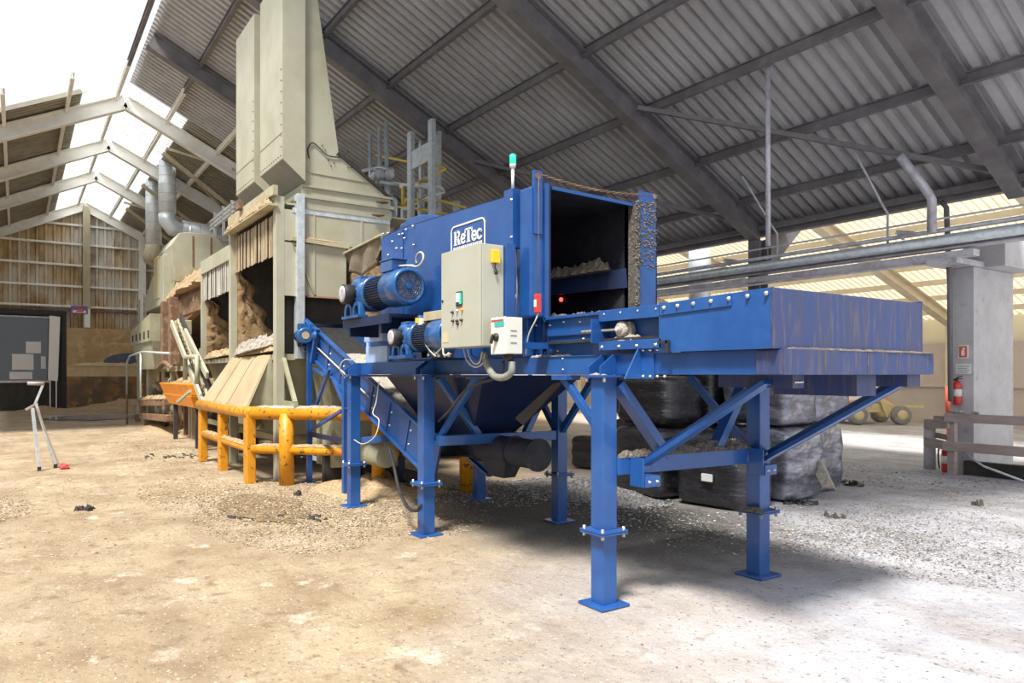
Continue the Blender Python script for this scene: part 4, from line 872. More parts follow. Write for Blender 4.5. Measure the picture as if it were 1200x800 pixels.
# ================================================================== INCLINED CONVEYOR
CYN, CYF = 3.95, 4.75
cA, cB = at(350, 384, Y=CYN), at(512, 542, Y=CYN)
t = thing('inclined_conveyor', (-10, 4.3, 0), 'blue inclined conveyor climbing from below the machine to the cream bins', 'conveyor')
d = (cB-cA).normalized(); up = Vector((-d.z if d.x < 0 else -d.z, 0, d.x)); up = Vector((-d.z, 0, d.x))
if up.z < 0: up = -up
for y in (CYN, CYF-.03):
    MB().bar(cA+Vector((0,y-CYN+.015,0)), cB+Vector((0,y-CYN+.015,0)), .03, .44, up=up).build('side_rail', BLUE, t, bevel=.003)
    for off, mm in ((.235, BLUEP if y == CYN else BLUEL), (-.235, BLUEL)):
        MB().bar(cA+Vector((0,y-CYN,0))+up*off, cB+Vector((0,y-CYN,0))+up*off, .07, .03, up=up).build('rail_flange', BLUEL, t, bevel=.002)
for k in range(9):
    f = (k+.6)/9; c = cA.lerp(cB, f); MB().bar(c-up*.215+Vector((0,-.006,0)), c+up*.215+Vector((0,-.006,0)), .05, .012, up=(0,1,0)).build('rail_stiffener', BLUE, t)
    for s_ in (-.1, .08): bolt(t, c+up*s_+d*.09+Vector((0,-.002,0)), (0,-1,0), .015)
MB().bar(cA+Vector((0,.4,0))+up*.06, cB+Vector((0,.4,0))+up*.06, .70, .02, up=up).build('belt', BLACK, t)
heap('belt_dust', DUSTG, [tuple(cA.lerp(cB, .3)+Vector((0,.4,0))+up*.07)+(.4,), tuple(cA.lerp(cB, .6)+Vector((0,.4,0))+up*.07)+(.45,), tuple(cA.lerp(cB, .9)+Vector((0,.4,0))+up*.07)+(.3,)], parent=t, h=.06, seed=44)
MB().tube([cA+up*.03+Vector((0.9,-.03,-.36)), cA.lerp(cB,.62)+up*.02+Vector((0,-.03,0))], .012, 8).build('guide_rod', CABLE, t)
def cleg(px, pyt, x=None, y=CYN, w=.08):
    p = at(px, 500, Y=y); zt = at(px, pyt, Y=y).z
    MB().bx(p.x-w/2, p.x+w/2, y-.09, y-.01, 0, zt).bx(p.x-w, p.x+w, y-.13, y+.03, 0, .015).build('leg', BLUE, t, bevel=.004)
    return p.x
l1 = cleg(366, 392); l2 = cleg(408.5, 441)
MB().bx(l1-.04, l1+.04, CYF, CYF+.08, 0, 2.2).build('leg', BLUED, t); MB().bx(l2-.04, l2+.04, CYF, CYF+.08, 0, 1.6).build('leg', BLUED, t)
za = at(366, 509, Y=CYN-.05).z
MB().bar((l1, CYN-.05, za), (l2, CYN-.05, za), .05, .07).build('tie_bar', BLUED, t)
def cb(a, b, w=.045): MB().bar(at(*a, Y=CYN-.05), at(*b, Y=CYN-.05), w, w).build('brace', BLUEL, t, bevel=.002)
cb((369,480),(386,432)); cb((391,445),(406,480)); cb((366,503),(400,481)); cb((368,432),(383,441))
cb((366,425),(372,385), .07)
MB().cyl((cA.x+.05, CYN+.0, cA.z+.03), (cA.x+.05, CYF, cA.z+.03), .11, n=20).build('head_drum', BLUED, t)
MB().bx(l1-.08, l1+.10, CYN-.08, CYN+.0, at(366,400,Y=CYN).z, at(366,384,Y=CYN).z+.05).build('bearing_plate', BLUEL, t, bevel=.004)
bc = at(370, 393, Y=CYN-.08); MB().lathe((bc.x,CYN-.08,bc.z), (0,-1,0), [(0,.07),(.03,.065),(.04,.04),(.06,.035)], 18).build('pillow_bearing', BLUEM, t)
# conveyor drive motor
t2 = thing('conveyor_drive_motor', (-11.6, 3.85, 2.2), 'small blue motor at the upper end of the inclined conveyor', 'motor')
p = at(351, 393, Y=3.74)
MB().cyl((p.x-.28, 3.86, p.z), (p.x-.0, 3.82, p.z), .12, n=20).build('motor_body', BLUEM, t2)
MB().lathe((p.x, 3.82, p.z), (1,-.14,0), [(0,.13),(.08,.13),(.10,.11)], 24).build('fan_cover', BLUEM, t2)
MB().cyl((p.x+.098, 3.807, p.z), (p.x+.106, 3.806, p.z), .06, n=16).build('fan_grille', DUSTW, t2)
MB().bx(p.x-.18, p.x-.04, 3.76, 3.92, p.z+.11, p.z+.20).build('terminal_box', BLUEM, t2, bevel=.008)
MB().bx(p.x-.28, p.x-.02, 3.80, 3.94, p.z-.17, p.z-.11).build('motor_foot', BLUED, t2)
# loose cables at the near left leg
tag(MB().tube(bez([(-8.96,3.62,1.93),(-9.02,3.53,1.93),(-9.1,3.5,1.82),(-9.12,3.56,1.72)]), .007, 6).build('loose_cable', CABLE), 'white cable looped over the corner gusset of the left near leg', 'cable')
tag(MB().tube(bez([at(444,447,Y=3.75), at(441,470,Y=3.7), at(437,484,Y=3.6), at(444,492,Y=3.6), at(441,508,Y=3.55), at(433,517,Y=3.5), at(424,520,Y=3.5), at(415,515,Y=3.6)]), .007, 6).build('hanging_cable', CABLE), 'thin white cable hanging beside the left near leg to knee height', 'cable')
tag(MB().tube(bez([at(456,524,Y=3.9), at(462,548,Y=3.8), at(468,574,Y=3.7), at(478,594,Y=3.6), at(488,598,Y=3.5), at(494,592,Y=3.5)]), .02, 10).build('supply_hose', BLACK), 'black hose curving down to the floor between the two left near legs', 'hose')
p = at(466, 528, Y=3.9); tag(MB().tube([at(492,512,Y=3.9)+Vector((0,0,0)), at(492,560,Y=3.9)], .008, 6).build('dangling_wire', CABLE), 'short thin wire dangling below the dark screw tube', 'wire') if False else None
STRIPB = mat('stained_strip', (.42,.34,.23), (.28,.19,.11), .8, scale=3, thr=(.42,.6), c3=(.52,.46,.36), s3=8, t3=(.55,.7), stretch=(3,1,.4), bump=.2)
STRIPG = mat('grey_strip', (.50,.48,.42), (.30,.28,.25), .8, scale=3, thr=(.45,.65), stretch=(3,1,.4), bump=.2)
# ================================================================== CREAM DOSING BINS (left)
BY = 3.5
def side_noise_wall(x0, x1, y0, y1, z0, z1, n=14, amp=.05, seed=1, ax='x'):
    rs = random.Random(seed); mb = MB(); g = []
    for i in range(n+1):
        row = []
        for j in range(n+1):
            if ax == 'x': p = (x0+rs.uniform(0, amp), lerp(y0, y1, i/n), lerp(z0, z1, j/n))
            else: p = (lerp(x0, x1, i/n), y0-rs.uniform(0, amp), lerp(z0, z1, j/n))
            row.append(mb.bm.verts.new(p))
        g.append(row)
    for i in range(n):
        for j in range(n): mb.bm.faces.new((g[i][j], g[i+1][j], g[i+1][j+1], g[i][j+1])).smooth = True
    return mb
def curtain(x0, x1, z0, z1, n, y, parent, m, seed=1):
    rs = random.Random(seed); mb = MB()
    w = (x1-x0)/n
    for k in range(n):
        yy = y+rs.uniform(-.012, .012)-(.018 if k % 2 else 0); a = x0+k*w
        mb.hexa([(a,yy,z0+rs.uniform(0,.03)),(a+w*.96,yy+rs.uniform(-.03,.03),z0+rs.uniform(0,.03)),(a+w*.96,yy+.008,z0+.02),(a,yy+.008,z0+.02)], [(a,yy,z1),(a+w*.96,yy,z1),(a+w*.96,yy+.008,z1),(a,yy+.008,z1)])
    return mb.build('strip_curtain', m, parent)
XB0, XB1, XB2 = -17.65, -14.85, -11.90
ZB = {}
def bin_module(x0, x1, ytop, zs, label, zc0, zc1, zf1, seed, ribs):
    t = thing('dosing_bin', ((x0+x1)/2, 4.6, 0), label, 'bin')
    z0 = 2.08
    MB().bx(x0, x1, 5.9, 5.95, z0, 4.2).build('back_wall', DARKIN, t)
    MB().bx(x0+.052, x0+.07, BY+.1, 5.9, z0, zc1).build('inner_side_wall', DARKIN, t)  # dark colour stands in for the shade deep in the bin
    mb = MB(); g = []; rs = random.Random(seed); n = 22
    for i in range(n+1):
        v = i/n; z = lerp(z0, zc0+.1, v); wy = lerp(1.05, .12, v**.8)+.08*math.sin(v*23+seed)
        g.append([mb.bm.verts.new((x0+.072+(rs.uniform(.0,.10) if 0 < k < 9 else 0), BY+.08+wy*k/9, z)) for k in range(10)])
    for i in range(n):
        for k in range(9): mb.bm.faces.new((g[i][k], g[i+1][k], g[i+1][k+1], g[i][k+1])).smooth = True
    mb.build('caked_dust_lit_area', CAKED, t)  # dust crust outlined as the sunlit triangle on the wall
    MB().bx(x0, x0+.05, BY+.02, 5.9, z0, zf1).build('side_wall', CREAM, t)
    MB().bx(x1-.05, x1, BY+.05, 5.9, z0, zc1-.5).build('side_wall', CREAM, t) if x1 < -13 else None
    MB().bx(x0, x1, BY+.02, 5.9, zf1, zf1+.03).build('roof_plate', CREAM, t)
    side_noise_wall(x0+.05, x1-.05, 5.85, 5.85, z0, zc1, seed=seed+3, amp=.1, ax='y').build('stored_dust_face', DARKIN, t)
    MB().bx(x0, x1, BY, 5.9, z0-.1, z0).build('sill_beam', OLIVE, t)
    fa = MB().bx(x0, x1, BY-.03, BY+.01, zc1, zf1) if seed > 5 else MB().bx(x0+.1, x1-.12, BY+.12, BY+.16, zc1-.1, zf1); fa.build('fascia', CREAM if seed > 5 else DARKIN, t, bevel=.004)  # right bin's fascia set back and coloured dark as shadow
    curtain(x0+.06, x1-.10, zc0, zc1+.02, ribs, BY+.03, t, STRIPB if seed < 5 else STRIPG, seed)
    hp = MB().hexa([(x0+.9,3.9,.7),(x1-.5,3.9,.7),(x1-.5,5.0,.7),(x0+.9,5.0,.7)], [(x0+.1,3.60,z0-.1),(x1-.1,3.60,z0-.1),(x1-.1,5.9,z0-.1),(x0+.1,5.9,z0-.1)])
    hp.build('hopper', OLIVE, t)
    for y in (BY-.02, 5.85): MB().bx(x0-.06, x0+.06, y, y+.12, 0, zf1).build('leg', CREAM, t, bevel=.004)
    MB().bx(x0+.06, x1-.02, BY+.10, BY+.16, .62, .72).build('lower_rail', OLIVE, t)
    heap('packed_dust', DUST, [(x0+.2,BY+.12,z0,.3),((x0+x1)/2,BY+.15,z0+.02,.4),(x1-.2,BY+.15,z0+.05,.4)], parent=t, h=.16, seed=seed)
    return t
b2 = bin_module(XB0, XB1, 0, 0, 'left cream dosing bin with a short grey strip curtain over its dark mouth', 3.40, 4.02, 4.32, 7, 26)
b1 = bin_module(XB1, XB2, 0, 0, 'right cream dosing bin with brown stained strip curtain and galvanised corner post', 3.71, 4.38, 4.55, 2, 24)
# corner posts of the right bin
MB().bx(XB2-.12, XB2+.04, BY-.02, BY+.12, 0, 4.66).build('leg', CREAM, b1, bevel=.005)
gp = at(348, 412, Y=3.82)
MB().bx(gp.x-.09, gp.x+.07, 3.80, 3.83, 2.0, 4.72).bx(gp.x-.09, gp.x-.06, 3.83, 3.93, 2.0, 4.72).bx(gp.x+.05, gp.x+.07, 3.83, 3.93, 2.0, 4.72).build('galvanised_post', GALV, b1, bevel=.004)
for z in (4.6, 3.86): MB().cyl((gp.x-.01,3.80,z), (gp.x-.01,3.78,z), .02, n=8).build('bolt', RUST, b1)
MB().bx(XB1-.06, XB1+.08, BY-.05, BY+.08, 0, 4.6).build('leg', CREAM, b1, bevel=.004)
# top rail: stepped channels with dust crust
MB().bx(XB1, XB2+.08, BY-.08, BY-.0, 4.66, 4.82).bx(XB1, XB2+.08, BY-.16, BY-.0, 4.48, 4.52).build('top_channel', CREAMD, b1, bevel=.004)
heap('channel_dust', DUST, [(XB1+.1,BY-.1,4.52,.12),(-13.5,BY-.1,4.52,.14),(XB2,BY-.1,4.52,.12)], parent=b1, h=.13, seed=51, res=.05)
MB().bx(-13.9, -13.7, BY-.16, BY-.06, 4.78, 4.92).build('hinge_block', RUST, b1)
# right side wall (faces the machine)
XS = XB2+.04
MB().bx(XS-.02, XS, 3.62, 4.68, 3.04, 3.92).build('side_panel', CREAM, b1)
MB().bx(XS-.01, XS+.012, 4.10, 4.13, 3.04, 4.45).build('panel_rib', CREAM, b1)
MB().bx(XS-.02, XS+.0, 3.62, 5.5, 3.95, 4.46).build('side_panel', CREAM, b1)
MB().bx(XS-.01, XS+.012, 4.95, 4.98, 3.95, 4.45).build('panel_rib', CREAM, b1)
MB().bar((XS+.03,3.72,3.98), (XS+.03,4.72,3.93), .06, .06).build('ledge_bar', CREAMD, b1)
heap('ledge_dust', DUST, [(XS+.02,3.8,4.01,.05),(XS+.02,4.3,3.99,.08),(XS+.02,4.7,3.96,.06)], parent=b1, h=.03, seed=52)
MB().bar((XS+.02,3.78,3.85), (XS+.02,4.12,3.08), .03, .04).build('diagonal_rod', OLIVE, b1)
heap('lower_edge_dust', RUST, [(XS+.0,3.75,3.03,.05),(XS+.0,4.3,3.03,.08),(XS,4.66,3.03,.06)], parent=b1, h=.035, seed=53)
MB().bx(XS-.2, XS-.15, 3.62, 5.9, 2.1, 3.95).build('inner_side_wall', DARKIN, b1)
MB().bx(XS-.01, XS+.01, 3.75, 5.5, 4.42, 4.50).build('rubber_strip', GALV, b1)
# tipping flap with grooves
fl = MB().hexa([(XB1+.12,BY-.04,2.06),(XB2-.28,BY-.04,2.06),(-11.95,3.03,1.22),(-15.35,3.03,1.22)], [(XB1+.12,BY+.0,2.08),(XB2-.28,BY+.0,2.08),(-11.95,3.07,1.22),(-15.35,3.07,1.22)])
fl.build('loading_flap', mat('dusty_flap_board', (.44,.35,.22), (.37,.28,.165), .85, scale=1.5), b1)
for k in (.33, .66): MB().bar(vl((XB1+.12,BY-.045,2.06), (XB2-.28,BY-.045,2.06), k), vl((-15.35,3.025,1.22), (-12.1,3.025,1.22), k), .012, .01, up=(0,-1,0)).build('flap_groove', OLIVE, b1)
MB().prism([(XB2-.26,BY-.02,2.05),(-12.12,3.05,1.2),(XB2-.2,BY+.2,1.2)], (.01,0,0)).build('flap_cheek', OLIVE, b1)
heap('sill_dust', DUSTG, [(XB1+.2,BY+.08,2.1,.25),(-13.4,BY+.06,2.15,.4),(-12.6,BY+.1,2.2,.4),(-12.3,BY+.2,2.25,.3)], parent=b1, h=.22, seed=54, res=.06)
# right lower hopper with frame
MB().hexa([(-11.85,4.2,1.1),(-11.2,4.2,1.1),(-11.2,5.6,1.1),(-11.85,5.6,1.1)], [(-11.85,4.03,2.02),(-11.1,4.03,2.02),(-11.1,5.9,2.02),(-11.85,5.9,2.02)]).build('side_hopper', OLIVE, b1, bevel=.01)
MB().bar((-11.85,3.6,2.0), (-11.25,3.6,1.3), .06, .06).bar((-11.85,3.6,1.27), (-11.2,3.6,1.27), .06, .08).build('hopper_brace', OLIVE, b1)
MB().bx(-11.85, -11.1, 4.15, 5.8, .25, 1.1).build('side_hopper', OLIVE, b1)
# slatted wooden board over the hopper + dust
t = thing('slatted_cover', (-11.6, 4.6, 2.3), 'pale wooden slats leaning behind the upper end of the blue conveyor', 'slats')
for k in range(6):
    a = at(374+2*k, 398-4*k, Y=4.82); MB().bar((a.x-.2,4.82,a.z+.16), (a.x+1.05,4.82,a.z-.22), .02, .07).build('slat', CREAMD, t)
# ---- exhaust hood over the bins
HX0, HX1 = -14.8, XB2+.06
t = thing('exhaust_hood', (-13.4, 4.7, 4.6), 'large cream sheet metal exhaust hood with two square ducts above the right dosing bin', 'hood')
MB().bx(HX0, HX1, 3.86, 5.52, 4.50, 4.60).bx(HX0, HX1+.03, 3.82, 5.56, 4.68, 4.74).bx(HX0, HX1, 3.9, 5.5, 4.601, 4.86).bx(HX0, HX1+.03, 3.9, 5.54, 4.861, 4.90).build('stepped_base', CREAM, t, bevel=.003)
prof = [(3.94,4.88),(5.5,4.86),(4.55,5.48),(4.15,8.2),(3.94,8.2)]
MB().prism([(HX0,y,z) for y, z in prof], (HX1-HX0-.01,0,0)).build('hood_body', CREAM, t, bevel=.004)
MB().bar((HX1+.005,5.54,4.86), (HX1+.005,4.52,5.53), .03, .05).build('edge_angle', DARKIN, t)
MB().bar((HX1-.004,3.95,5.12), (HX1-.004,5.1,5.1), .012, .012).build('sheet_seam', OLIVE, t)
for k in range(12):
    a_ = math.pi*(k/11); p = Vector((HX1, 4.25+.28*k/5.5-.0, 5.45+.16*math.cos(k*1.0)))
    bolt(t, p, (1,0,0), .010, DARKIN)
MB().tube(bez([(HX1+.01,4.02,5.35),(HX1+.01,4.0,5.5),(HX1+.01,4.08,5.62),(HX1+.01,4.2,5.55),(HX1+.01,4.35,5.45),(HX1+.01,4.6,5.48),(HX1+.01,4.7,5.62)]), .01, 6).build('hanging_cord', DARKIN, t)
for px, py in ((449,237),(444,252)):
    p = at(px, py, X=HX1+.05); MB().blob(p, (.03,.12,.03), seed=3, amp=.35).build('rust_clump', RUST, t)
# square ducts cut at 45 degrees below
for (dx0, dx1, zt) in ((-13.05,-11.75,8.3), (-14.74,-13.44,8.3)):
    yf, zb = 3.55, 5.25
    MB().prism([(dx0,yf,zb),(dx0,yf,zt),(dx0,3.93,zt),(dx0,3.93,4.93)], (dx1-dx0,0,0)).build('square_duct', CREAM, t, bevel=.003)
    MB().prism([(dx0+.02,yf+.012,zb-.012),(dx0+.02,3.92,4.915),(dx0+.02,3.92,4.93),(dx0+.02,yf+.012,zb)], (dx1-dx0-.04,0,0)).build('duct_underside', UNDER, t)  # separate plate on the underside, darker grey than the duct
    for k in range(10): bolt(t, (lerp(dx0+.08,dx1-.08,k/9), yf, zb+.06), (0,-1,0), .011, DARKIN)
    for k in range(8): bolt(t, (dx1-.05, yf, zb+.2+.18*k), (0,-1,0), .011, RUST if k == 3 else DARKIN)
    MB().bx(dx0+.01, dx1-.01, yf-.006, yf, zb+.42, zb+.435).build('sheet_seam', OLIVE, t)
# ---- dusty infeed wall and canvas between bins and machine
tag(side_noise_wall(-12.0, -8.5, 4.86, 0, 1.6, 3.5, n=26, amp=.09, seed=61, ax='y').build('dust_caked_infeed_wall', CAKED), 'brown dust-caked infeed wall between the cream bin and the blue machine', 'infeed wall')
mb = MB(); g = []
rs = random.Random(8)
tl, tr, bl, br_ = at(404, 297, Y=4.6), at(446, 276, Y=4.3), at(410, 318, Y=4.6), at(446, 312, Y=4.3)
for i in range(17):
    row = []
    for j in range(9):
        u, v = i/16, j/8; top = vl(tl, tr, u); bot = vl(bl, br_, u); sag = Vector((0,0,-.10*math.sin(math.pi*u*1.3)))
        p = vl(top, bot, v)+sag*v+Vector((.0, .06*math.sin(u*14+v*3)*v, .04*math.sin(u*9)*v)); row.append(mb.bm.verts.new(p))
    g.append(row)
for i in range(16):
    for j in range(8): mb.bm.faces.new((g[i][j],g[i+1][j],g[i+1][j+1],g[i][j+1])).smooth = True
cl = mb.build('canvas_flap', CLOTH); cl.modifiers.new('thick', 'SOLIDIFY').thickness = .012
tag(cl, 'dirty olive canvas flap stretched between the cream bin and the blue housing', 'canvas')
tag(MB().bar(at(403,297,Y=4.55), at(447,275,Y=4.25), .04, .03).build('canvas_batten', CREAMD), 'thin wooden batten clamping the top edge of the canvas flap', 'batten')
# ---- yellow guard rail
t = thing('yellow_guard_rail', (-12, 3.4, 0), 'scuffed yellow tubular steel guard rail in front of the bins', 'guard rail')
gx = [at(px, py, Z=0) for px, py in ((244,541),(264,552),(294,566))]
ZT1, ZM = 1.13, .55
def gpost(x, y, r=.075, top=ZT1, sq=False):
    if sq: MB().bx(x-.12, x+.11, y-.07, y+.07, 0, top+.03).build('post', YEL, t, bevel=.012)
    else: MB().cyl((x,y,0), (x,y,top), r, n=20).build('post', YEL, t)
ys = 3.08
P_ = [(-15.45, ys), (-13.75, ys), (-11.92, ys)]
for i, (x, y) in enumerate(P_): gpost(x, y, sq=True)
q = at(336, 568, Z=0); Q = (q.x+.0, q.y); gpost(*Q, r=.115)
E1 = (P_[2][0]+.1, ys+.02)
dirx = Vector((Q[0]-E1[0], Q[1]-E1[1], 0)).normalized()
EE = Vector((E1[0], E1[1], 0))+dirx*3.6
for z, r in ((ZT1, .10), (ZM, .065)):
    MB().tube([(P_[0][0]-.1,ys-.04 if z > 1 else ys,z), (P_[2][0]+.02,ys,z), (E1[0]+.02, E1[1]+.06, z)], r, 14).build('rail', YEL if z > 1 else YEL, t)
    MB().tube([(E1[0],E1[1],z), (EE.x,EE.y,z)], r*1.05, 14).build('rail', YEL, t)
for f in (2.15, 3.55):
    e = Vector((E1[0], E1[1], 0))+dirx*f; gpost(e.x, e.y, r=.10)
heap('rail_dust', DUST, [(P_[0][0],ys-.02,ZT1+.075,.10),(-13.5,ys-.02,ZT1+.075,.12),(-12.1,ys,ZT1+.075,.14)], parent=t, h=.05, seed=71)
heap('rail_dust', DUST, [(P_[0][0]+.1,ys,ZM+.05,.09),(-13.5,ys,ZM+.05,.11),(-12.1,ys,ZM+.05,.12)], parent=t, h=.05, seed=72)
a = Vector((E1[0], E1[1], ZT1+.08)); heap('rail_dust', DUSTG, [(a.x,a.y,a.z,.12),(a.x+dirx.x*.9,a.y+dirx.y*.9,a.z,.14),(a.x+dirx.x*2.2,a.y+dirx.y*2.2,a.z,.13)], parent=t, h=.04, seed=73)
a = Vector((E1[0], E1[1], ZM+.055)); heap('rail_dust', DUST, [(a.x,a.y,a.z,.09),(a.x+dirx.x*.9,a.y+dirx.y*.9,a.z,.1),(a.x+dirx.x*2.2,a.y+dirx.y*2.2,a.z,.1)], parent=t, h=.045, seed=74)
# screw conveyor trough and pipes lying under the bins
t = thing('floor_screw_conveyor', (-13.5, 4.3, 0), 'dark dusty screw conveyor lying under the cream bins', 'screw conveyor')
MB().cyl((-17.4,4.2,.55), (-9.6,4.4,.55), .16, n=18).build('screw_tube', OLIVE, t)
for x_ in (-16.6, -14, -11.3): MB().bx(x_, x_+.1, 4.05, 4.45, 0, .45).build('support', DARKIN, t)
tag(MB().tube([(-15.9,5.0,.22),(-12.2,4.7,.26),(-9.7,4.9,.2)], .10, 14).build('suction_hose', DARKIN), 'black hose lying on the floor below the bins', 'hose')
# ================================================================== OLD BROWN CRUSHER further back
OY = 3.55
t = thing('old_crusher', (-23, 5, 0), 'old rust brown crusher heaped with wood dust behind the cream bins', 'crusher')
xl, xr = at(188, 400, Y=OY).x, -18.6
MB().bx(xl, xr, OY+.3, 6.4, 3.82, 4.0).bx(xl, xr, OY+.22, OY+.42, 3.35, 3.85).build('top_frame', RUST, t, bevel=.02)
pts = [(-18.6-4.4*math.cos(math.radians(a)), 2.35+1.05*math.sin(math.radians(a))) for a in range(0, 91, 10)]
mb = MB()
for (x0_, z0_), (x1_, z1_) in zip(pts, pts[1:]): mb.hexa([(x0_,OY+.25,z0_),(x1_,OY+.25,z1_),(x1_,OY+.25,3.82),(x0_,OY+.25,3.82)], [(x0_,OY+.4,z0_),(x1_,OY+.4,z1_),(x1_,OY+.4,3.82),(x0_,OY+.4,3.82)])
mb.build('arched_side', RUST, t)
mb = MB()
for (x0_, z0_), (x1_, z1_) in zip(pts, pts[1:]): mb.hexa([(x0_,OY+.4,z0_),(x1_,OY+.4,z1_),(x1_,6.2,z1_),(x0_,6.2,z0_)], [(x0_,OY+.4,z0_+.03),(x1_,OY+.4,z1_+.03),(x1_,6.2,z1_+.03),(x0_,6.2,z0_+.03)])
mb.build('rotor_hood', DARKIN, t)
MB().bx(-22.6, -18.6, 6.1, 6.2, .5, 3.4).build('rear_wall', DARKIN, t)
MB().cyl((-20.2,OY+1.0,2.2), (-20.2,5.9,2.2), .6, n=24).build('rotor', OLIVE, t)
for k in range(5): MB().bar((-20.2+.62*math.cos(k*1.26),OY+.98,2.2+.62*math.sin(k*1.26)), (-20.2+.62*math.cos(k*1.26),5.8,2.2+.62*math.sin(k*1.26)), .12, .1).build('rotor_bar', STEELP, t)
for px, w_ in ((190,.42),(199,.5)):
    x = at(px, 400, Y=OY).x; MB().bx(x-.2, x+.2, OY-.02, OY+.24, 2.0 if px < 200 else .8, 3.9).build('frame_post', RUST, t, bevel=.02)
MB().bx(xl, xl+.8, OY+.45, 6.0, 1.4, 3.3).build('side_casing', RUST, t, bevel=.03)
for px, pb in ((170,493),(178,497)):
    q = at(px, pb, Z=0); MB().bx(q.x-.2, q.x+.2, q.y-.15, q.y+.15, 0, 3.1).bx(q.x-.4,q.x+.4,q.y-.3,q.y+.3,0,.25).build('leg', CREAMD if px > 175 else RUST, t, bevel=.02)
a, b = at(155, 389, Y=OY-.2), at(178, 372, Y=OY-.2)
MB().hexa([(a.x,3.3,2.75),(b.x,3.3,2.75),(b.x,3.9,2.75),(a.x,3.9,2.75)], [(a.x,3.3,a.z),(b.x,3.3,a.z+.35),(b.x,3.9,a.z+.35),(a.x,3.9,a.z)]).build('feed_chute', OLIVE, t)
MB().hexa([(a.x+.8,3.45,1.9),(b.x-.2,3.45,1.9),(b.x-.2,3.8,1.9),(a.x+.8,3.8,1.9)], [(a.x+.1,3.35,2.75),(b.x,3.35,2.75),(b.x,3.88,2.75),(a.x+.1,3.88,2.75)]).build('feed_chute', OLIVE, t)
for k in range(5):
    x_ = lerp(a.x+.5, b.x-.4, k/4); MB().bx(x_, x_+.22, 3.28, 3.3, 2.85, a.z-.15).build('chute_slot', DARKIN, t)
heap('wood_dust_heap', DUST, [(xl-.6,4.1,3.95,.8),(xl+2,4.1,4.0,1.0),(xl+5,4.1,4.0,1.1),(xr,4.1,3.98,1)], parent=t, h=.5, seed=81, res=.25)
heap('wood_dust_heap', DUST, [(xl+.6,5.2,4.25,1),(xl+3,5.2,4.35,1.2),(xr,5.2,4.35,1)], parent=t, h=.55, seed=82, res=.25)
MB().hexa([(xl+.5,4.6,4.0),(xr,4.6,4.0),(xr,4.7,4.0),(xl+.5,4.7,4.0)], [(xl+1.3,5.5,4.55),(xr,5.5,4.6),(xr,5.6,4.6),(xl+1.3,5.6,4.55)]).build('sloped_roof', RUST, t)
# lower tangle: beams, gear blocks
q = at(176, 497, Z=0)
for k in range(5): MB().bx(q.x+.4+.9*k, q.x+.8+.9*k, OY+.3, OY+.9, .35+.25*(k % 2), 1.0+.3*(k % 3)).build('machinery_block', DARKIN if k % 2 else OLIVE, t, bevel=.04)
MB().bar((q.x,OY,.75), (q.x+5.2,OY,.95), .2, .22).bar((q.x,OY,.3), (q.x+5.6,OY,.5), .2, .2).build('base_beam', RUST, t, bevel=.02)
heap('beam_dust', DUST, [(q.x+.2,OY,.85,.2),(q.x+2.5,OY,.95,.25),(q.x+5,OY,1.03,.25)], parent=t, h=.12, seed=83, res=.12)
MB().bx(q.x+.3, q.x+2.3, OY+.35, OY+.5, 1.5, 3.0).build('casing_panel', CREAMD, t)
MB().tube(bez([at(172,428,Y=OY),at(185,431,Y=OY),at(193,425,Y=OY),at(203,432,Y=OY)]), .07, 10).build('dusty_pipe', RUST, t)
MB().bx(q.x+.6, -18.8, 4.6, 4.7, .2, 2.6).build('rear_casing', DARKIN, t)
for k in range(7):
    x_ = q.x+.6+1.05*k; MB().bx(x_, x_+.12, OY+.3, OY+.42, 0, 2.4+.2*(k%2)).build('strut', RUST if k % 3 else CREAMD, t)
    MB().cyl((x_+.3,OY+.35,1.1+.2*(k%3)), (x_+.75,OY+.45,1.1+.2*(k%3)), .16+.04*(k%2), n=14).build('gear_drum', (DARKIN,RUST,OLIVE)[k%3], t)
MB().bar((q.x+.5,OY+.3,1.9), (-18.8,OY+.3,1.9), .1, .14).bar((q.x+.5,OY+.3,1.35), (-18.8,OY+.3,1.25), .08, .1).build('cross_rail', OLIVE, t)
# pipe handrail around the crusher
t = thing('access_handrail', at(150, 480, Y=OY-.4), 'grey tube handrail frame standing in front of the old crusher', 'handrail')
rail = [at(148.5,462,Y=OY-.4), at(149,424,Y=OY-.4), at(152,417,Y=OY-.4), at(167,412,Y=OY-.4), at(199,414,Y=OY-.4)]
MB().tube(rail, .032, 10).build('top_tube', GALV, t)
MB().tube([at(165,413,Y=OY-.4), at(165,466,Y=OY-.4)], .032, 10).build('upright', GALV, t)
MB().tube([at(148.5,462,Y=OY-.4), at(149,500,Y=OY-.4)-Vector((0,0,0))], .032, 10).build('upright', RUST, t)
a, b = at(153,340,Y=4.0), at(0,0,Y=4.0)
# perforated cream ladder plates left of the crusher
for i, px in enumerate((160.5, 168)):
    x0_ = at(px, 380, Y=4.2).x; zt = at(px, 352-3*i, Y=4.2).z; zb = at(px, 383, Y=4.2).z
    r_ = MB().bx(x0_, x0_+.5, 4.2, 4.26, 0 if i else 0, zt).build('perforated_post', CREAM); 
    tag(r_, '%s cream steel post with square holes left of the old crusher' % ('left' if i == 0 else 'right'), 'post')
    for k in range(4): MB().bx(x0_+.2, x0_+.3, 4.19, 4.2, zb+.1+.35*k, zb+.25+.35*k).build('slot', DARKIN, r_)
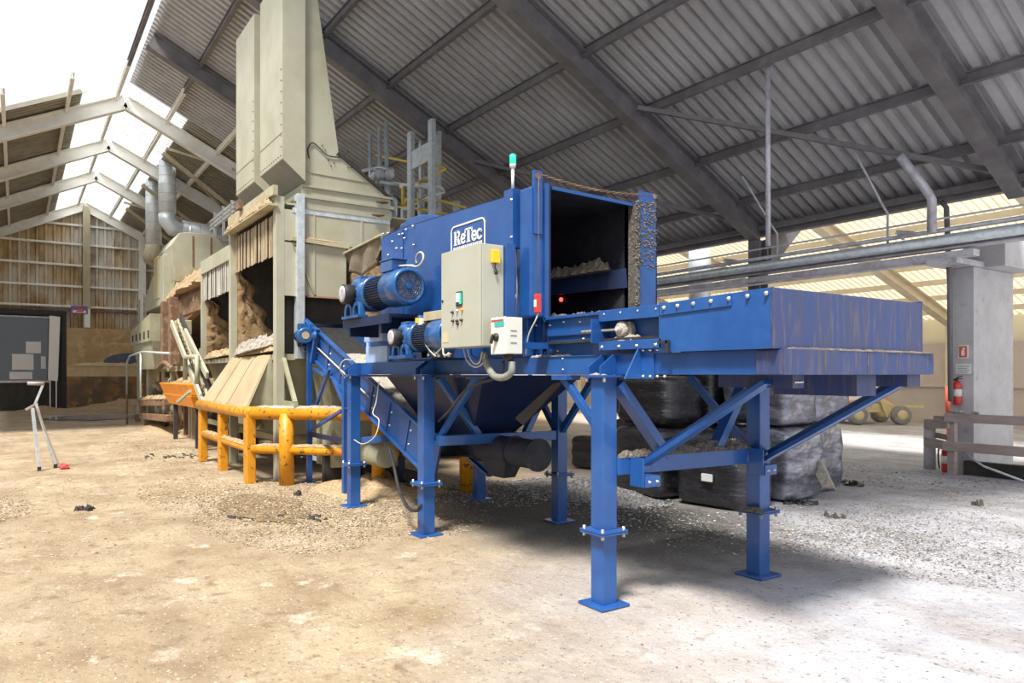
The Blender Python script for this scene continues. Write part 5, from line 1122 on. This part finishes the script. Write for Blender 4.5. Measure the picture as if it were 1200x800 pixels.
# orange skip
a, b = at(190, 452, Y=3.3), at(223, 446, Y=3.3)
zt = at(206, 449, Y=3.3).z
t = thing('orange_skip', ((a.x+b.x)/2, 3.8, .6), 'orange steel tipping skip standing beneath the old crusher', 'skip')
zb = at(206, 475, Y=3.3).z; zm = lerp(zb, zt, .5)
MB().hexa([(a.x+.45,3.4,zb),(b.x-.1,3.4,zb),(b.x-.1,4.3,zb),(a.x+.45,4.3,zb)], [(a.x+.15,3.3,zm),(b.x,3.3,zm),(b.x,4.4,zm),(a.x+.15,4.4,zm)]).hexa([(a.x+.15,3.32,zm+.002),(b.x,3.32,zm+.002),(b.x,4.4,zm+.002),(a.x+.15,4.4,zm+.002)], [(a.x,3.22,zt),(b.x,3.22,zt),(b.x,4.5,zt),(a.x,4.5,zt)]).build('tub', ORNG, t, bevel=.02)
for x_ in (a.x+.8, b.x-.25):
    for y_ in (3.45, 4.2): MB().bx(x_, x_+.1, y_, y_+.1, 0, zb).build('foot', DARKIN, t)
heap('dust_load', DUST, [(a.x+.1,3.85,zt-.02,.9),(b.x-.1,3.85,zt-.02,.9)], parent=t, h=.16, seed=84, res=.15)
# cream elevator conveyor coming down from the crusher
EY = 3.15
t = thing('scraper_elevator', (-20, EY, 0), 'cream painted scraper elevator slanting down beside the orange skip', 'conveyor')
eA, eB = at(201, 378, Y=EY), at(240, 478, Y=EY)
eA2, eB2 = at(217, 388, Y=EY), at(243, 440, Y=EY)
d_ = (eB-eA).normalized(); upv = Vector((-d_.z, 0, d_.x)); upv = upv if upv.z > 0 else -upv
MB().bar(eA, eB, .06, .16, up=upv).build('side_rail', CREAM, t, bevel=.01)
MB().bar(eA2, eB2, .06, .15, up=upv).build('side_rail', CREAM, t, bevel=.01)
MB().bar(eA+Vector((.42,.12,.0)), eB+Vector((.30,.12,.0)), .05, .5, up=upv).build('trough_floor', DARKIN, t)
for k in range(18):
    c = vl(eA+Vector((.42,0,0)), eB+Vector((.30,0,0)), (k+.5)/18); MB().bar(c+Vector((-.14,.06,.02)), c+Vector((.0,.06,.10)), .05, .045, up=(0,-1,0)).bar(c+Vector((.0,.06,.10)), c+Vector((.14,.06,-.06)), .05, .045, up=(0,-1,0)).build('scraper_link', CREAMD, t)
for px, pt, pb in ((206,450,505),(209,470,505),(224,440,512),(237,408,522)):
    q = at(px, pb, Z=0); MB().bx(q.x-.09, q.x+.09, q.y-.06, q.y+.06, 0, max(at(px, pt, Y=q.y).z, .6)).build('leg', CREAM, t, bevel=.01)
q = at(205, 500, Y=EY)
MB().tube([at(217,445,Y=EY-.1), at(217,418,Y=EY-.1), at(231,418,Y=EY-.1), at(231,450,Y=EY-.1)], .05, 8).build('guard_tube', CREAM, t)
MB().bar(at(208,471,Y=EY-.1), at(223,458,Y=EY-.1), .05, .06).build('diagonal', CREAM, t)
MB().bx(eA.x-.1, eA.x+.4, EY+.05, EY+.4, eA.z-.3, eA.z+.05).build('head_box', CREAMD, t, bevel=.02)
# ---- cream filter housing + ducts
FYY = 3.97
XF = -24.0
ya, yb = at(205, 300, X=XF).y, at(271, 300, X=XF).y
zt, zb, zh = at(230, 273, X=XF).z, at(230, 330, X=XF).z, at(230, 346, X=XF).z
t = thing('filter_housing', (XF-1, (ya+yb)/2, zh), 'stained cream filter housing with chamfered top corner above the old crusher', 'filter housing')
MB().prism([(XF,ya,zb),(XF,ya-.12,zt-.45),(XF,ya+.12,zt-.05),(XF,ya+.35,zt),(XF,yb-.5,zt),(XF,yb,zt-.55),(XF,yb,zb)], (-2.4,0,0)).build('housing', CREAM, t, bevel=.02)
MB().bx(XF+.0, XF+.03, ya, yb, zb-.02, zb+.42).build('stained_band', CREAMD, t)
MB().hexa([(XF-.2,ya-.1,zh-.5),(XF-.2,yb,zh-.5),(XF-2.2,yb,zh-.5),(XF-2.2,ya-.1,zh-.5)], [(XF,ya,zb),(XF,yb,zb),(XF-2.4,yb,zb),(XF-2.4,ya,zb)]).build('hopper', OLIVE, t)
for x in (XF-.5, XF-2.1):
    for y in (ya+.2, yb-.2): MB().bx(x-.06, x+.06, y-.06, y+.06, 0, zh-.5).build('leg', OLIVE, t)
for y in (lerp(ya,yb,.3), lerp(ya,yb,.62)): MB().bx(XF+.0, XF+.012, y, y+.05, zb+.42, zt-.1).build('rust_streak', RUST, t)
for y in (ya+.5,): MB().cyl((XF-.3,y,zt),(XF-.3,y,zt+.25),.04,n=8).build('lifting_lug', GALV, t)
a, b = at(178, 340, Y=FYY), at(197, 300, Y=FYY)
t = thing('fan_casing', (a.x, 5.2, a.z-.4), 'cream fan casing with an open hatch left of the filter housing', 'fan casing')
MB().prism([(a.x,FYY-.2,a.z-.8),(b.x+.4,FYY-.2,a.z-.8),(b.x+.4,FYY-.2,b.z),(b.x-.3,FYY-.2,b.z),(a.x,FYY-.2,b.z-1.0)], (0,1.6,0)).build('casing', CREAM, t, bevel=.02)
c = at(184, 325, Y=FYY-.2); MB().bx(c.x-.4, c.x+.5, FYY-.22, FYY-.2, c.z-.7, c.z+.6).build('hatch', CREAMD, t)
MB().bx(c.x-.45, c.x+.55, FYY-.23, FYY-.22, c.z+.6, c.z+.65).bx(c.x-.45, c.x-.4, FYY-.23, FYY-.22, c.z-.7, c.z+.6).build('hatch_frame', YELR, t)
for x in (a.x+.1, b.x+.2): MB().bx(x-.08, x+.08, FYY, FYY+.15, 0, a.z-.8).build('leg', OLIVE, t)
def duct(name, pts, r, label, rings=True):
    t = thing(name, pts[0], label, 'duct')
    MB().tube(pts, r, 28).build('duct_tube', DUCTM, t)
    if rings:
        mb = MB()
        for a, b in zip(pts, pts[1:]):
            a, b = Vector(a), Vector(b); n = int((b-a).length/.32); d = (b-a).normalized()
            if n > 120 or n < 2: continue
            for k in range(n): mb.cyl(vl(a,b,(k+.5)/n), vl(a,b,(k+.5)/n)+d*.02, r*1.02, n=28, cap=False)
        tag(mb.build('spiral_seams', GALV, t), kind='stuff')
    return t
q = at(180, 300, Y=4.6); zb1 = at(180, 287, Y=4.6).z
def toproof(x, y): return rz(y)-.05
t = duct('vertical_duct', [(q.x,4.6,zb1), (q.x,4.6,rz(4.6)+.4)], .30, 'left one of the two tall vertical spiral ducts under the roof')
MB().lathe((q.x,4.6,zb1-.9), (0,0,1), [(0,.1),(.2,.35),(.45,.42),(.7,.32),(.9,.3)], 24).build('duct_boot', CREAMD, t)
q = at(196, 262, Y=4.6); zb2 = at(196, 262, Y=4.6).z; yE = at(262, 262, X=q.x).y
t = duct('vertical_duct', [(q.x,4.6,zb2+.25), (q.x,4.6,rz(4.6)+.4)], .30, 'right one of the two tall spiral ducts, joined to the elbow')
MB().tube([(q.x,4.6,zb2+.35),(q.x,4.62,zb2+.1),(q.x,4.8,zb2-.15),(q.x,5.1,zb2-.18)], .31, 28).build('elbow', DUCTM, t)
t = duct('horizontal_duct', [(q.x,5.1,zb2-.18), (q.x,yE+.4,zb2-.30)], .36, 'short horizontal spiral duct bending down behind the bins')
MB().tube(bez([(q.x,yE+.4,zb2-.30),(q.x,yE+.8,zb2-.40),(q.x,yE+.95,zb2-.8),(q.x,yE+.95,zb2-1.6)]), .36, 24).build('elbow', DUCTM, t)
MB().cyl((q.x,6.2,zb2-.24),(q.x,6.26,zb2-.24), .40, n=28).build('clamp_ring', GALV, t)
# small white control platform beyond the bins
t = thing('roof_platform', at(255, 275, Y=6.2), 'white railing panel glimpsed between duct and bin hood', 'railing')
for k in range(3): MB().bar(at(247,270-5*k,Y=5.6)+Vector((0,0,0)), at(275,247-5*k,Y=5.6), .08, .08).build('rail', WHITE, t)
for px in (252,262,272): MB().bar(at(px,285-(px-250)*.7,Y=5.6), at(px,250-(px-250)*.7,Y=5.6), .08, .08).build('rail_post', WHITE, t)
# ---- trestle at the far left
t = thing('folding_trestle', at(55, 548, Z=0), 'grey folding steel trestle at the left edge of the floor', 'trestle')
TY = -15.9
MB().tube([at(32,449,X=TY), at(52,449.5,X=TY)], .035, 10).build('top_bar', WOOD, t)
MB().bar(at(51,449,X=TY), at(41,473,X=TY), .04, .04).build('leg', GALV, t)
MB().bar(at(42,472,X=TY), at(65,547,X=TY), .045, .045).build('leg', GALV, t)
MB().bar(at(38,478,X=TY), at(46,547,X=TY+.3), .045, .045).build('leg', GALV, t)
MB().bar(at(43,478,X=TY+.05), at(69,545,X=TY+.05), .03, .03).build('leg', WOOD, t)
MB().bar(at(30,480,X=TY), at(44,472,X=TY), .04, .04).build('cross_bar', WOOD, t)
for p in (at(65,547,X=TY), at(46,547,X=TY+.3)): MB().bx(p.x-.04, p.x+.04, p.y-.03, p.y+.03, 0, .07).build('foot', BLACK, t)
p = at(74, 548, Z=0.01); tag(MB().hexa([(p.x-.14,p.y-.06,.012),(p.x+.14,p.y-.06,.012),(p.x+.14,p.y+.10,.012),(p.x-.14,p.y+.1,.012)], [(p.x-.1,p.y-.03,.09),(p.x+.12,p.y-.02,.07),(p.x+.12,p.y+.06,.10),(p.x-.1,p.y+.06,.08)]).build('red_wedge', RED, bevel=.01), 'small dark red wedge lying at the foot of the trestle', 'wedge')
# ================================================================== CATWALK behind the machine
KY = 7.6
t = thing('service_tower', (at(497,250,Y=KY).x, KY+.5, 0), 'galvanised service ladder tower with yellow handrails rising behind the blue machine', 'tower')
for px, w_ in ((481.5,.10),(494,.06),(506,.09),(513.5,.07),(473,.07)):
    x = at(px, 230, Y=KY).x; yy = KY if px in (481.5, 506) else KY+.5
    x = at(px, 230, Y=yy).x; MB().bx(x-w_, x+w_, yy-.05, yy+.05, 0, 7.4 if px != 473 else 6.0).build('upright', GALV, t)
a, b = at(483, 199, Y=KY), at(505, 184, Y=KY)
MB().bx(a.x, b.x, KY-.03, KY+.0, a.z, b.z+.35).build('kick_plate', GALV, t)
def rl(pts, m_, r=.03, y=KY+.25): MB().tube([at(*q, Y=y) for q in pts], r, 8).build('handrail', m_, t)
rl([(440,182),(457,185),(481,190),(520,196),(523,197),(512,205),(484,216)], YELR)
rl([(472,218),(472,240)], YELR, .04); rl([(475,233),(520,236),(545,243),(548,248)], YELR); rl([(464,242),(500,246),(524,251),(526,255)], YELR)
rl([(476,233),(474,240)], YELR)
rl([(470,216),(500,216),(518,220),(521,225),(500,232),(474,246)], STEELW); rl([(455,214),(480,217),(505,220)], STEELW, .04); rl([(490,226),(491,258)], STEELW, .03)
for k in range(16): 
    z = .6+.42*k; x = at(494,230,Y=KY+.5).x; x2 = at(513.5,230,Y=KY+.5).x; MB().cyl((x,KY+.5,z),(x2,KY+.5,z), .018, n=8).build('rung', GALV, t)
t = thing('pipe_rack', (at(445,240,Y=6.6).x, 6.6, 0), 'grey pipe rack with valves between the cream hood and the ladder tower', 'pipe rack')
for px, zt in ((434,7.2),(445,7.2),(453,7.2),(459,5.6)):
    p = at(px, 230, Y=6.6); MB().cyl((p.x,6.6,0), (p.x,6.6,zt), .045, n=10).build('pipe', GALV, t)
for pts in (((425,200),(446,196),(460,200)), ((443,212),(452,214),(470,218)), ((455,215),(456,235),(458,262)), ((462,232),(464,236),(464,250),(459,262)), ((434,190),(434,206),(440,212))):
    MB().tube([at(*q, Y=6.5) for q in pts], .04, 8).build('branch_pipe', GALV, t)
for q in ((446,204),(457,204),(440,206)): MB().blob(at(*q, Y=6.45), (.12,.1,.12), seed=1, amp=.1).build('valve', STEELP, t)
p = at(440, 207, Y=6.45); MB().tube([(p.x+.16*math.cos(k*.524),6.45,p.z+.16*math.sin(k*.524)) for k in range(13)], .02, 6).build('hand_wheel', STEELP, t)
p = at(535, 252, Y=8.6); tag(MB().cyl((p.x,8.6,0), (p.x,8.6,at(535,236,Y=8.6).z), .10, n=20).build('exhaust_stub', DUCTM), 'short white exhaust stub showing above the blue housing roof', 'stack')
# ================================================================== BALES
def bale(x0, x1, y0, y1, z0, z1, m, seed, rot=0, name='wrapped_bale'):
    rs = random.Random(seed); bm = bmesh.new(); bmesh.ops.create_cube(bm, size=2); bmesh.ops.subdivide_edges(bm, edges=bm.edges[:], cuts=9, use_grid_fill=True)
    cx, cy = (x0+x1)/2, (y0+y1)/2; a, b, c = (x1-x0)/2, (y1-y0)/2, (z1-z0)/2
    ph = [rs.uniform(0, 6.28) for _ in range(6)]
    for v in bm.verts:
        p = v.co.copy(); q = Vector((math.copysign(abs(p.x), p.x), p.y, p.z)); n4 = (abs(p.x)**9+abs(p.y)**9+abs(p.z)**9)**(1/9); q = p/max(n4, 1e-6)
        w = 1+.022*math.sin(q.z*9+ph[0])+.018*math.sin(q.x*5+q.y*4+ph[1])+rs.uniform(-.008, .008)
        hx, hy = q.x*a*w, q.y*b*w; v.co = Vector((cx+hx*math.cos(rot)-hy*math.sin(rot), cy+hx*math.sin(rot)+hy*math.cos(rot), z0+c+q.z*c))
    for f in bm.faces: f.smooth = True
    mb = MB(); mb.bm.free(); mb.bm = bm; o = mb.build(name, m)
    s = o.modifiers.new('s', 'SUBSURF'); s.levels = 1; s.render_levels = 1
    return o
bales = [
 # x0, x1, y0, y1, z0, z1, material, rot, label
 (-6.86,-5.86,7.40,8.30,0,.98,BALE,.12,'front black wrapped bale on the floor with a small white label'),
 (-7.98,-6.96,7.25,8.2,0,1.0,BALE,-.05,'black wrapped bale on the floor left of the labelled one'),
 (-6.95,-5.88,8.55,9.45,0,1.02,BALES,.0,'shiny lit-toned black bale on the floor right behind the labelled one'),
 (-7.2,-6.1,9.5,10.3,0,1.02,BALES,.04,'shiny lit-toned black bale at the far right end of the bottom row'),
 (-7.0,-5.92,8.5,9.35,1.03,2.05,BALES,.03,'shiny lit-toned bale stacked on the bottom bale behind the labelled one'),
 (-7.2,-6.05,9.45,10.4,1.03,2.1,BALES,-.05,'shiny lit-toned bale at the far right end of the upper row'),
 (-8.1,-7.1,8.45,9.4,1.02,1.95,BALE,.0,'black bale in the upper row directly behind the middle legs'),
 (-8.1,-7.1,8.45,9.4,0,1.0,BALE,.0,'black bale under the upper row behind the middle legs'),
 (-9.3,-8.3,8.4,9.4,0,1.0,BALE,.08,'black bale seen left of the rear leg'),
 (-9.25,-8.25,8.45,9.4,1.02,1.9,BALE,-.03,'black bale on top of the one left of the rear leg'),
 (-10.6,-9.6,8.6,9.5,0,.62,BALE,.3,'slumped low black bale at the left end of the pile'),
 (-7.95,-7.0,7.32,8.2,1.02,1.72,BALE,.06,'black bale lying on the one left of the labelled bale'),
]
for i, (x0,x1,y0,y1,z0,z1,m_,r_,lab) in enumerate(bales):
    o = bale(x0,x1,y0,y1,z0,z1,m_,i+3,r_); tag(o, lab, 'bale', 'black wrapped bales stacked behind the machine')
    if i == 0:
        p = at(831.5, 559, Y=7.40); n_ = MB().bx(p.x-.09, p.x+.07, 7.345, 7.375, p.z-.05, p.z+.045).build('white_label', WHITE, o)
# torn film and blocks by the bales
mb = MB(); rs = random.Random(3); pts = [at(946+k*3, 535+k*9, Y=9.35) for k in range(6)]
p, q = at(946,532,Y=9.3), at(966,572,Y=9.2)
tag(MB().hexa([p, p+Vector((.14,.1,0)), q+Vector((.12,.1,-.02)), q], [p+Vector((-.02,-.05,.02)), p+Vector((.14,0,.04)), q+Vector((.14,0,.02)), q+Vector((0,-.05,.02))]).build('broken_board', DUSTG), 'broken grey board leaning on the shiny bales', 'board')
def crumple(name, c, r, m, label, cat, seed):
    rs = random.Random(seed); mb = MB()
    for k in range(9):
        a = Vector((c[0]+rs.uniform(-r, r), c[1]+rs.uniform(-r, r)*.6, 0)); d = Vector((rs.uniform(-1,1), rs.uniform(-1,1), 0)).normalized()*r*rs.uniform(.3,.8); u = Vector((0,0,rs.uniform(.02,.07)))
        a.z = fz(a.x, a.y)+.004; e = Vector((-d.y,d.x,0))*.5
        mb.hexa([a, a+d, a+d+e, a+e], [a+u*.6, a+d*.9+u, a+d*.8+e*.9+u*.5, a+e*.8+u*1.2])
    return tag(mb.build(name, m), label, cat)
crumple('film_scrap', at(995,567,Z=0), .22, BALE, 'crumpled black film scrap at the foot of the far right bale', 'film scrap', 1)
crumple('film_scrap', at(932,590,Z=0), .2, BALE, 'crumpled black film at the foot of the shiny bales beside the blue leg', 'film scrap', 2)
crumple('dark_clod', at(1147,593,Z=0), .06, DUSTK, 'small dark clod on the light floor at the far right', 'clod', 3)
crumple('dark_clod', at(978,606,Z=0), .10, DUSTK, 'dark flat clod on the grey chips near the bottom right', 'clod', 4)
crumple('dark_clod', at(97,598,Z=0), .11, DARKIN, 'dark scrap on the tan floor at the lower left', 'clod', 5)
crumple('dark_clod', at(347,580,Z=0), .09, DARKIN, 'dark scrap on the floor below the yellow corner post', 'clod', 6)
mb = MB()
rs = random.Random(41)
for k in range(22): c = at(rs.uniform(168,245), 535+rs.gauss(0,1.6), Z=0); mb.blob((c.x,c.y,.008), (rs.uniform(.03,.2),rs.uniform(.02,.06),rs.uniform(.006,.02)), seed=k, sub=1, amp=.4)
tag(mb.build('dark_debris_line', DARKIN), 'line of dark scraps on the tan floor left of the guard rail', 'debris')
mb = MB()
for k in range(34): c = at(rs.uniform(262,385), 605+rs.gauss(0,2.2), Z=0); mb.blob((c.x,c.y,.006), (rs.uniform(.02,.14),rs.uniform(.01,.035),rs.uniform(.006,.018)), seed=k, sub=1, amp=.4)
tag(mb.build('dark_rope_debris', DARKIN), 'dark wet strip of debris in front of the yellow guard rail', 'debris')
# piles
def mound(name, cx, cy, rx, ry, h, m, label, seed, n=30):
    rs = random.Random(seed); mb = MB(); g = []
    for i in range(n+1):
        row = []
        for j in range(n+1):
            u, v = i/n*2-1, j/n*2-1; r = math.hypot(u, v); hh = h*max(0, 1-r)**.9 if r < 1 else 0
            k = .75+.5*smooth_noise(cx+u*4+seed, cy+v*4)+rs.uniform(-.22, .22)
            x, y = cx+u*rx, cy+v*ry; row.append(mb.bm.verts.new((x, y, fz(x, y)-.012+hh*k+(.006 if hh else -.02))))
        g.append(row)
    for i in range(n):
        for j in range(n): mb.bm.faces.new((g[i][j],g[i+1][j],g[i+1][j+1],g[i][j+1])).smooth = True
    return tag(mb.build(name, m), label, 'pile', kind='stuff')
mound('shredded_plastic_pile', -8.2, 7.0, 1.5, .75, .22, SHRED if False else mat('shredded_plastic_mass', (.14,.135,.135), (.34,.33,.33), .8, scale=22, thr=(.45,.55), c3=(.06,.06,.07), s3=45, t3=(.52,.6), bump=1., bscale=40), 'low grey pile of shredded plastic under the machine beside the bales', 3)
scatter('shredded_plastic_chips', SHRED, [(-8.2,6.9,1.6,.9,6500,.020),(-9.3,5.6,1.6,1.0,3600,.015),(-6.6,6.3,1.2,.7,1200,.014)], 'loose grey shredded plastic bits around the pile under the machine', 'plastic chips', 4)
for i, (x, y, rx, ry, h) in enumerate(((-40.2,5.6,.85,4.4,.6),(-40.3,1.0,.7,1.3,.3))):
    mound('wood_dust_bank', x, y, rx, ry, h, DUST, 'bank of wood dust along the foot of the far push wall' if i == 0 else 'low bank of wood dust in front of the black doorway', 5+i)
mound('wood_dust_drift', -10.3, 4.6, 1.3, 1.0, .24, DUST, 'wood dust drift around the foot of the inclined conveyor', 9)
mound('wood_dust_drift', -24.5, 4.1, 3.4, .9, .3, DUST, 'wood dust drift beneath the old crusher', 10)
heap('push_wall_dust', PALEC, [(XW+.58,2.1,2.15,.14),(XW+.58,5,2.15,.15),(XW+.58,9.3,2.15,.14)], 'dust lying along the ledge of the far push wall', 'dust', kind='stuff', h=.16, seed=99, res=.2)
# chips over the floor
scatter('wood_chips', CHIP, [(-9.9,3.2,2.2,1.3,6500,.011),(-8.8,2.6,2.0,.9,5000,.010),(-11.2,2.2,2.0,.8,2500,.012),(-8.2,3.8,1.4,1.2,3200,.011),(-18,2.6,5,1.0,1500,.016),(-11.4,-.5,1.2,.7,2600,.012),(-12,.8,4,1.6,1500,.011)], 'brown wood chips strewn over the tan floor', 'wood chips', 6)
scatter('grey_chips', CHIPG, [(-4.4,8.2,1.5,1.6,5000,.010),(-3.6,7.2,1.4,1.0,4200,.010),(-4.2,10.4,2.2,2.0,2200,.010),(-5.4,6.4,1.4,1.0,1000,.014),(-6.5,12.2,2.5,1.3,700,.02)], 'grey chips strewn over the pale floor at the right', 'grey chips', 7)
PUD = mat('wet_floor', (.34,.35,.38), (.26,.26,.28), .16, scale=2, spec=.8)
c = at(118, 489, Z=0); mb = MB(); rs = random.Random(12)
mb.bm.faces.new([mb.bm.verts.new((c.x+2.2*math.cos(2*math.pi*k/30)*rs.uniform(.75,1.1), c.y+2.1*math.sin(2*math.pi*k/30)*rs.uniform(.8,1.1), .024)) for k in range(30)])
tag(mb.build('puddle', PUD), 'wet grey puddle on the floor before the far push wall', 'puddle', kind='stuff')
c = at(400, 545, Z=0); mb = MB()
mb.bm.faces.new([mb.bm.verts.new((c.x-1.2+1.6*math.cos(2*math.pi*k/30)*rs.uniform(.8,1.1), c.y+.6+.9*math.sin(2*math.pi*k/30)*rs.uniform(.75,1.1), .020)) for k in range(30)])
tag(mb.build('puddle', PUD), 'glossy wet patch on the floor under the bins behind the yellow rail', 'puddle', kind='stuff')
# darker wet patch in front of the guard rail
mb = MB(); c = at(310, 594, Z=0); n = 26; rs = random.Random(2)
pts = [(c.x+1.25*math.cos(2*math.pi*k/n)*rs.uniform(.75,1.1), c.y+.5*math.sin(2*math.pi*k/n)*rs.uniform(.7,1.15)) for k in range(n)]
mb.bm.faces.new([mb.bm.verts.new((x, y, fz(x, y)+.014)) for x, y in pts])
mb2 = tag(mb.build('damp_patch', mat('damp_dirt', (.19,.125,.065), (.34,.25,.15), .6, scale=5, c3=(.08,.06,.04), s3=20, t3=(.5,.6), bump=.6)), 'dark damp dirt patch on the floor in front of the yellow rail', 'damp patch', kind='stuff')
# ================================================================== LIGHT
w = bpy.data.worlds.new('World'); bpy.context.scene.world = w; w.use_nodes = True
bg = w.node_tree.nodes['Background']; bg.inputs[0].default_value = (.90, .95, 1.0, 1); bg.inputs[1].default_value = .80
s = bpy.data.lights.new('sun', 'SUN'); s.energy = 5.2; s.angle = math.radians(12); s.color = (1, .96, .88)
so = bpy.data.objects.new('sun', s); C.objects.link(so)
so.rotation_euler = Vector((.28, -.42, .86)).to_track_quat('Z', 'Y').to_euler()
sc = bpy.context.scene
sc.view_settings.view_transform = 'Standard'; sc.view_settings.look = 'None'; sc.view_settings.gamma = 1; sc.view_settings.use_curve_mapping = False
sc.view_settings.exposure = .50
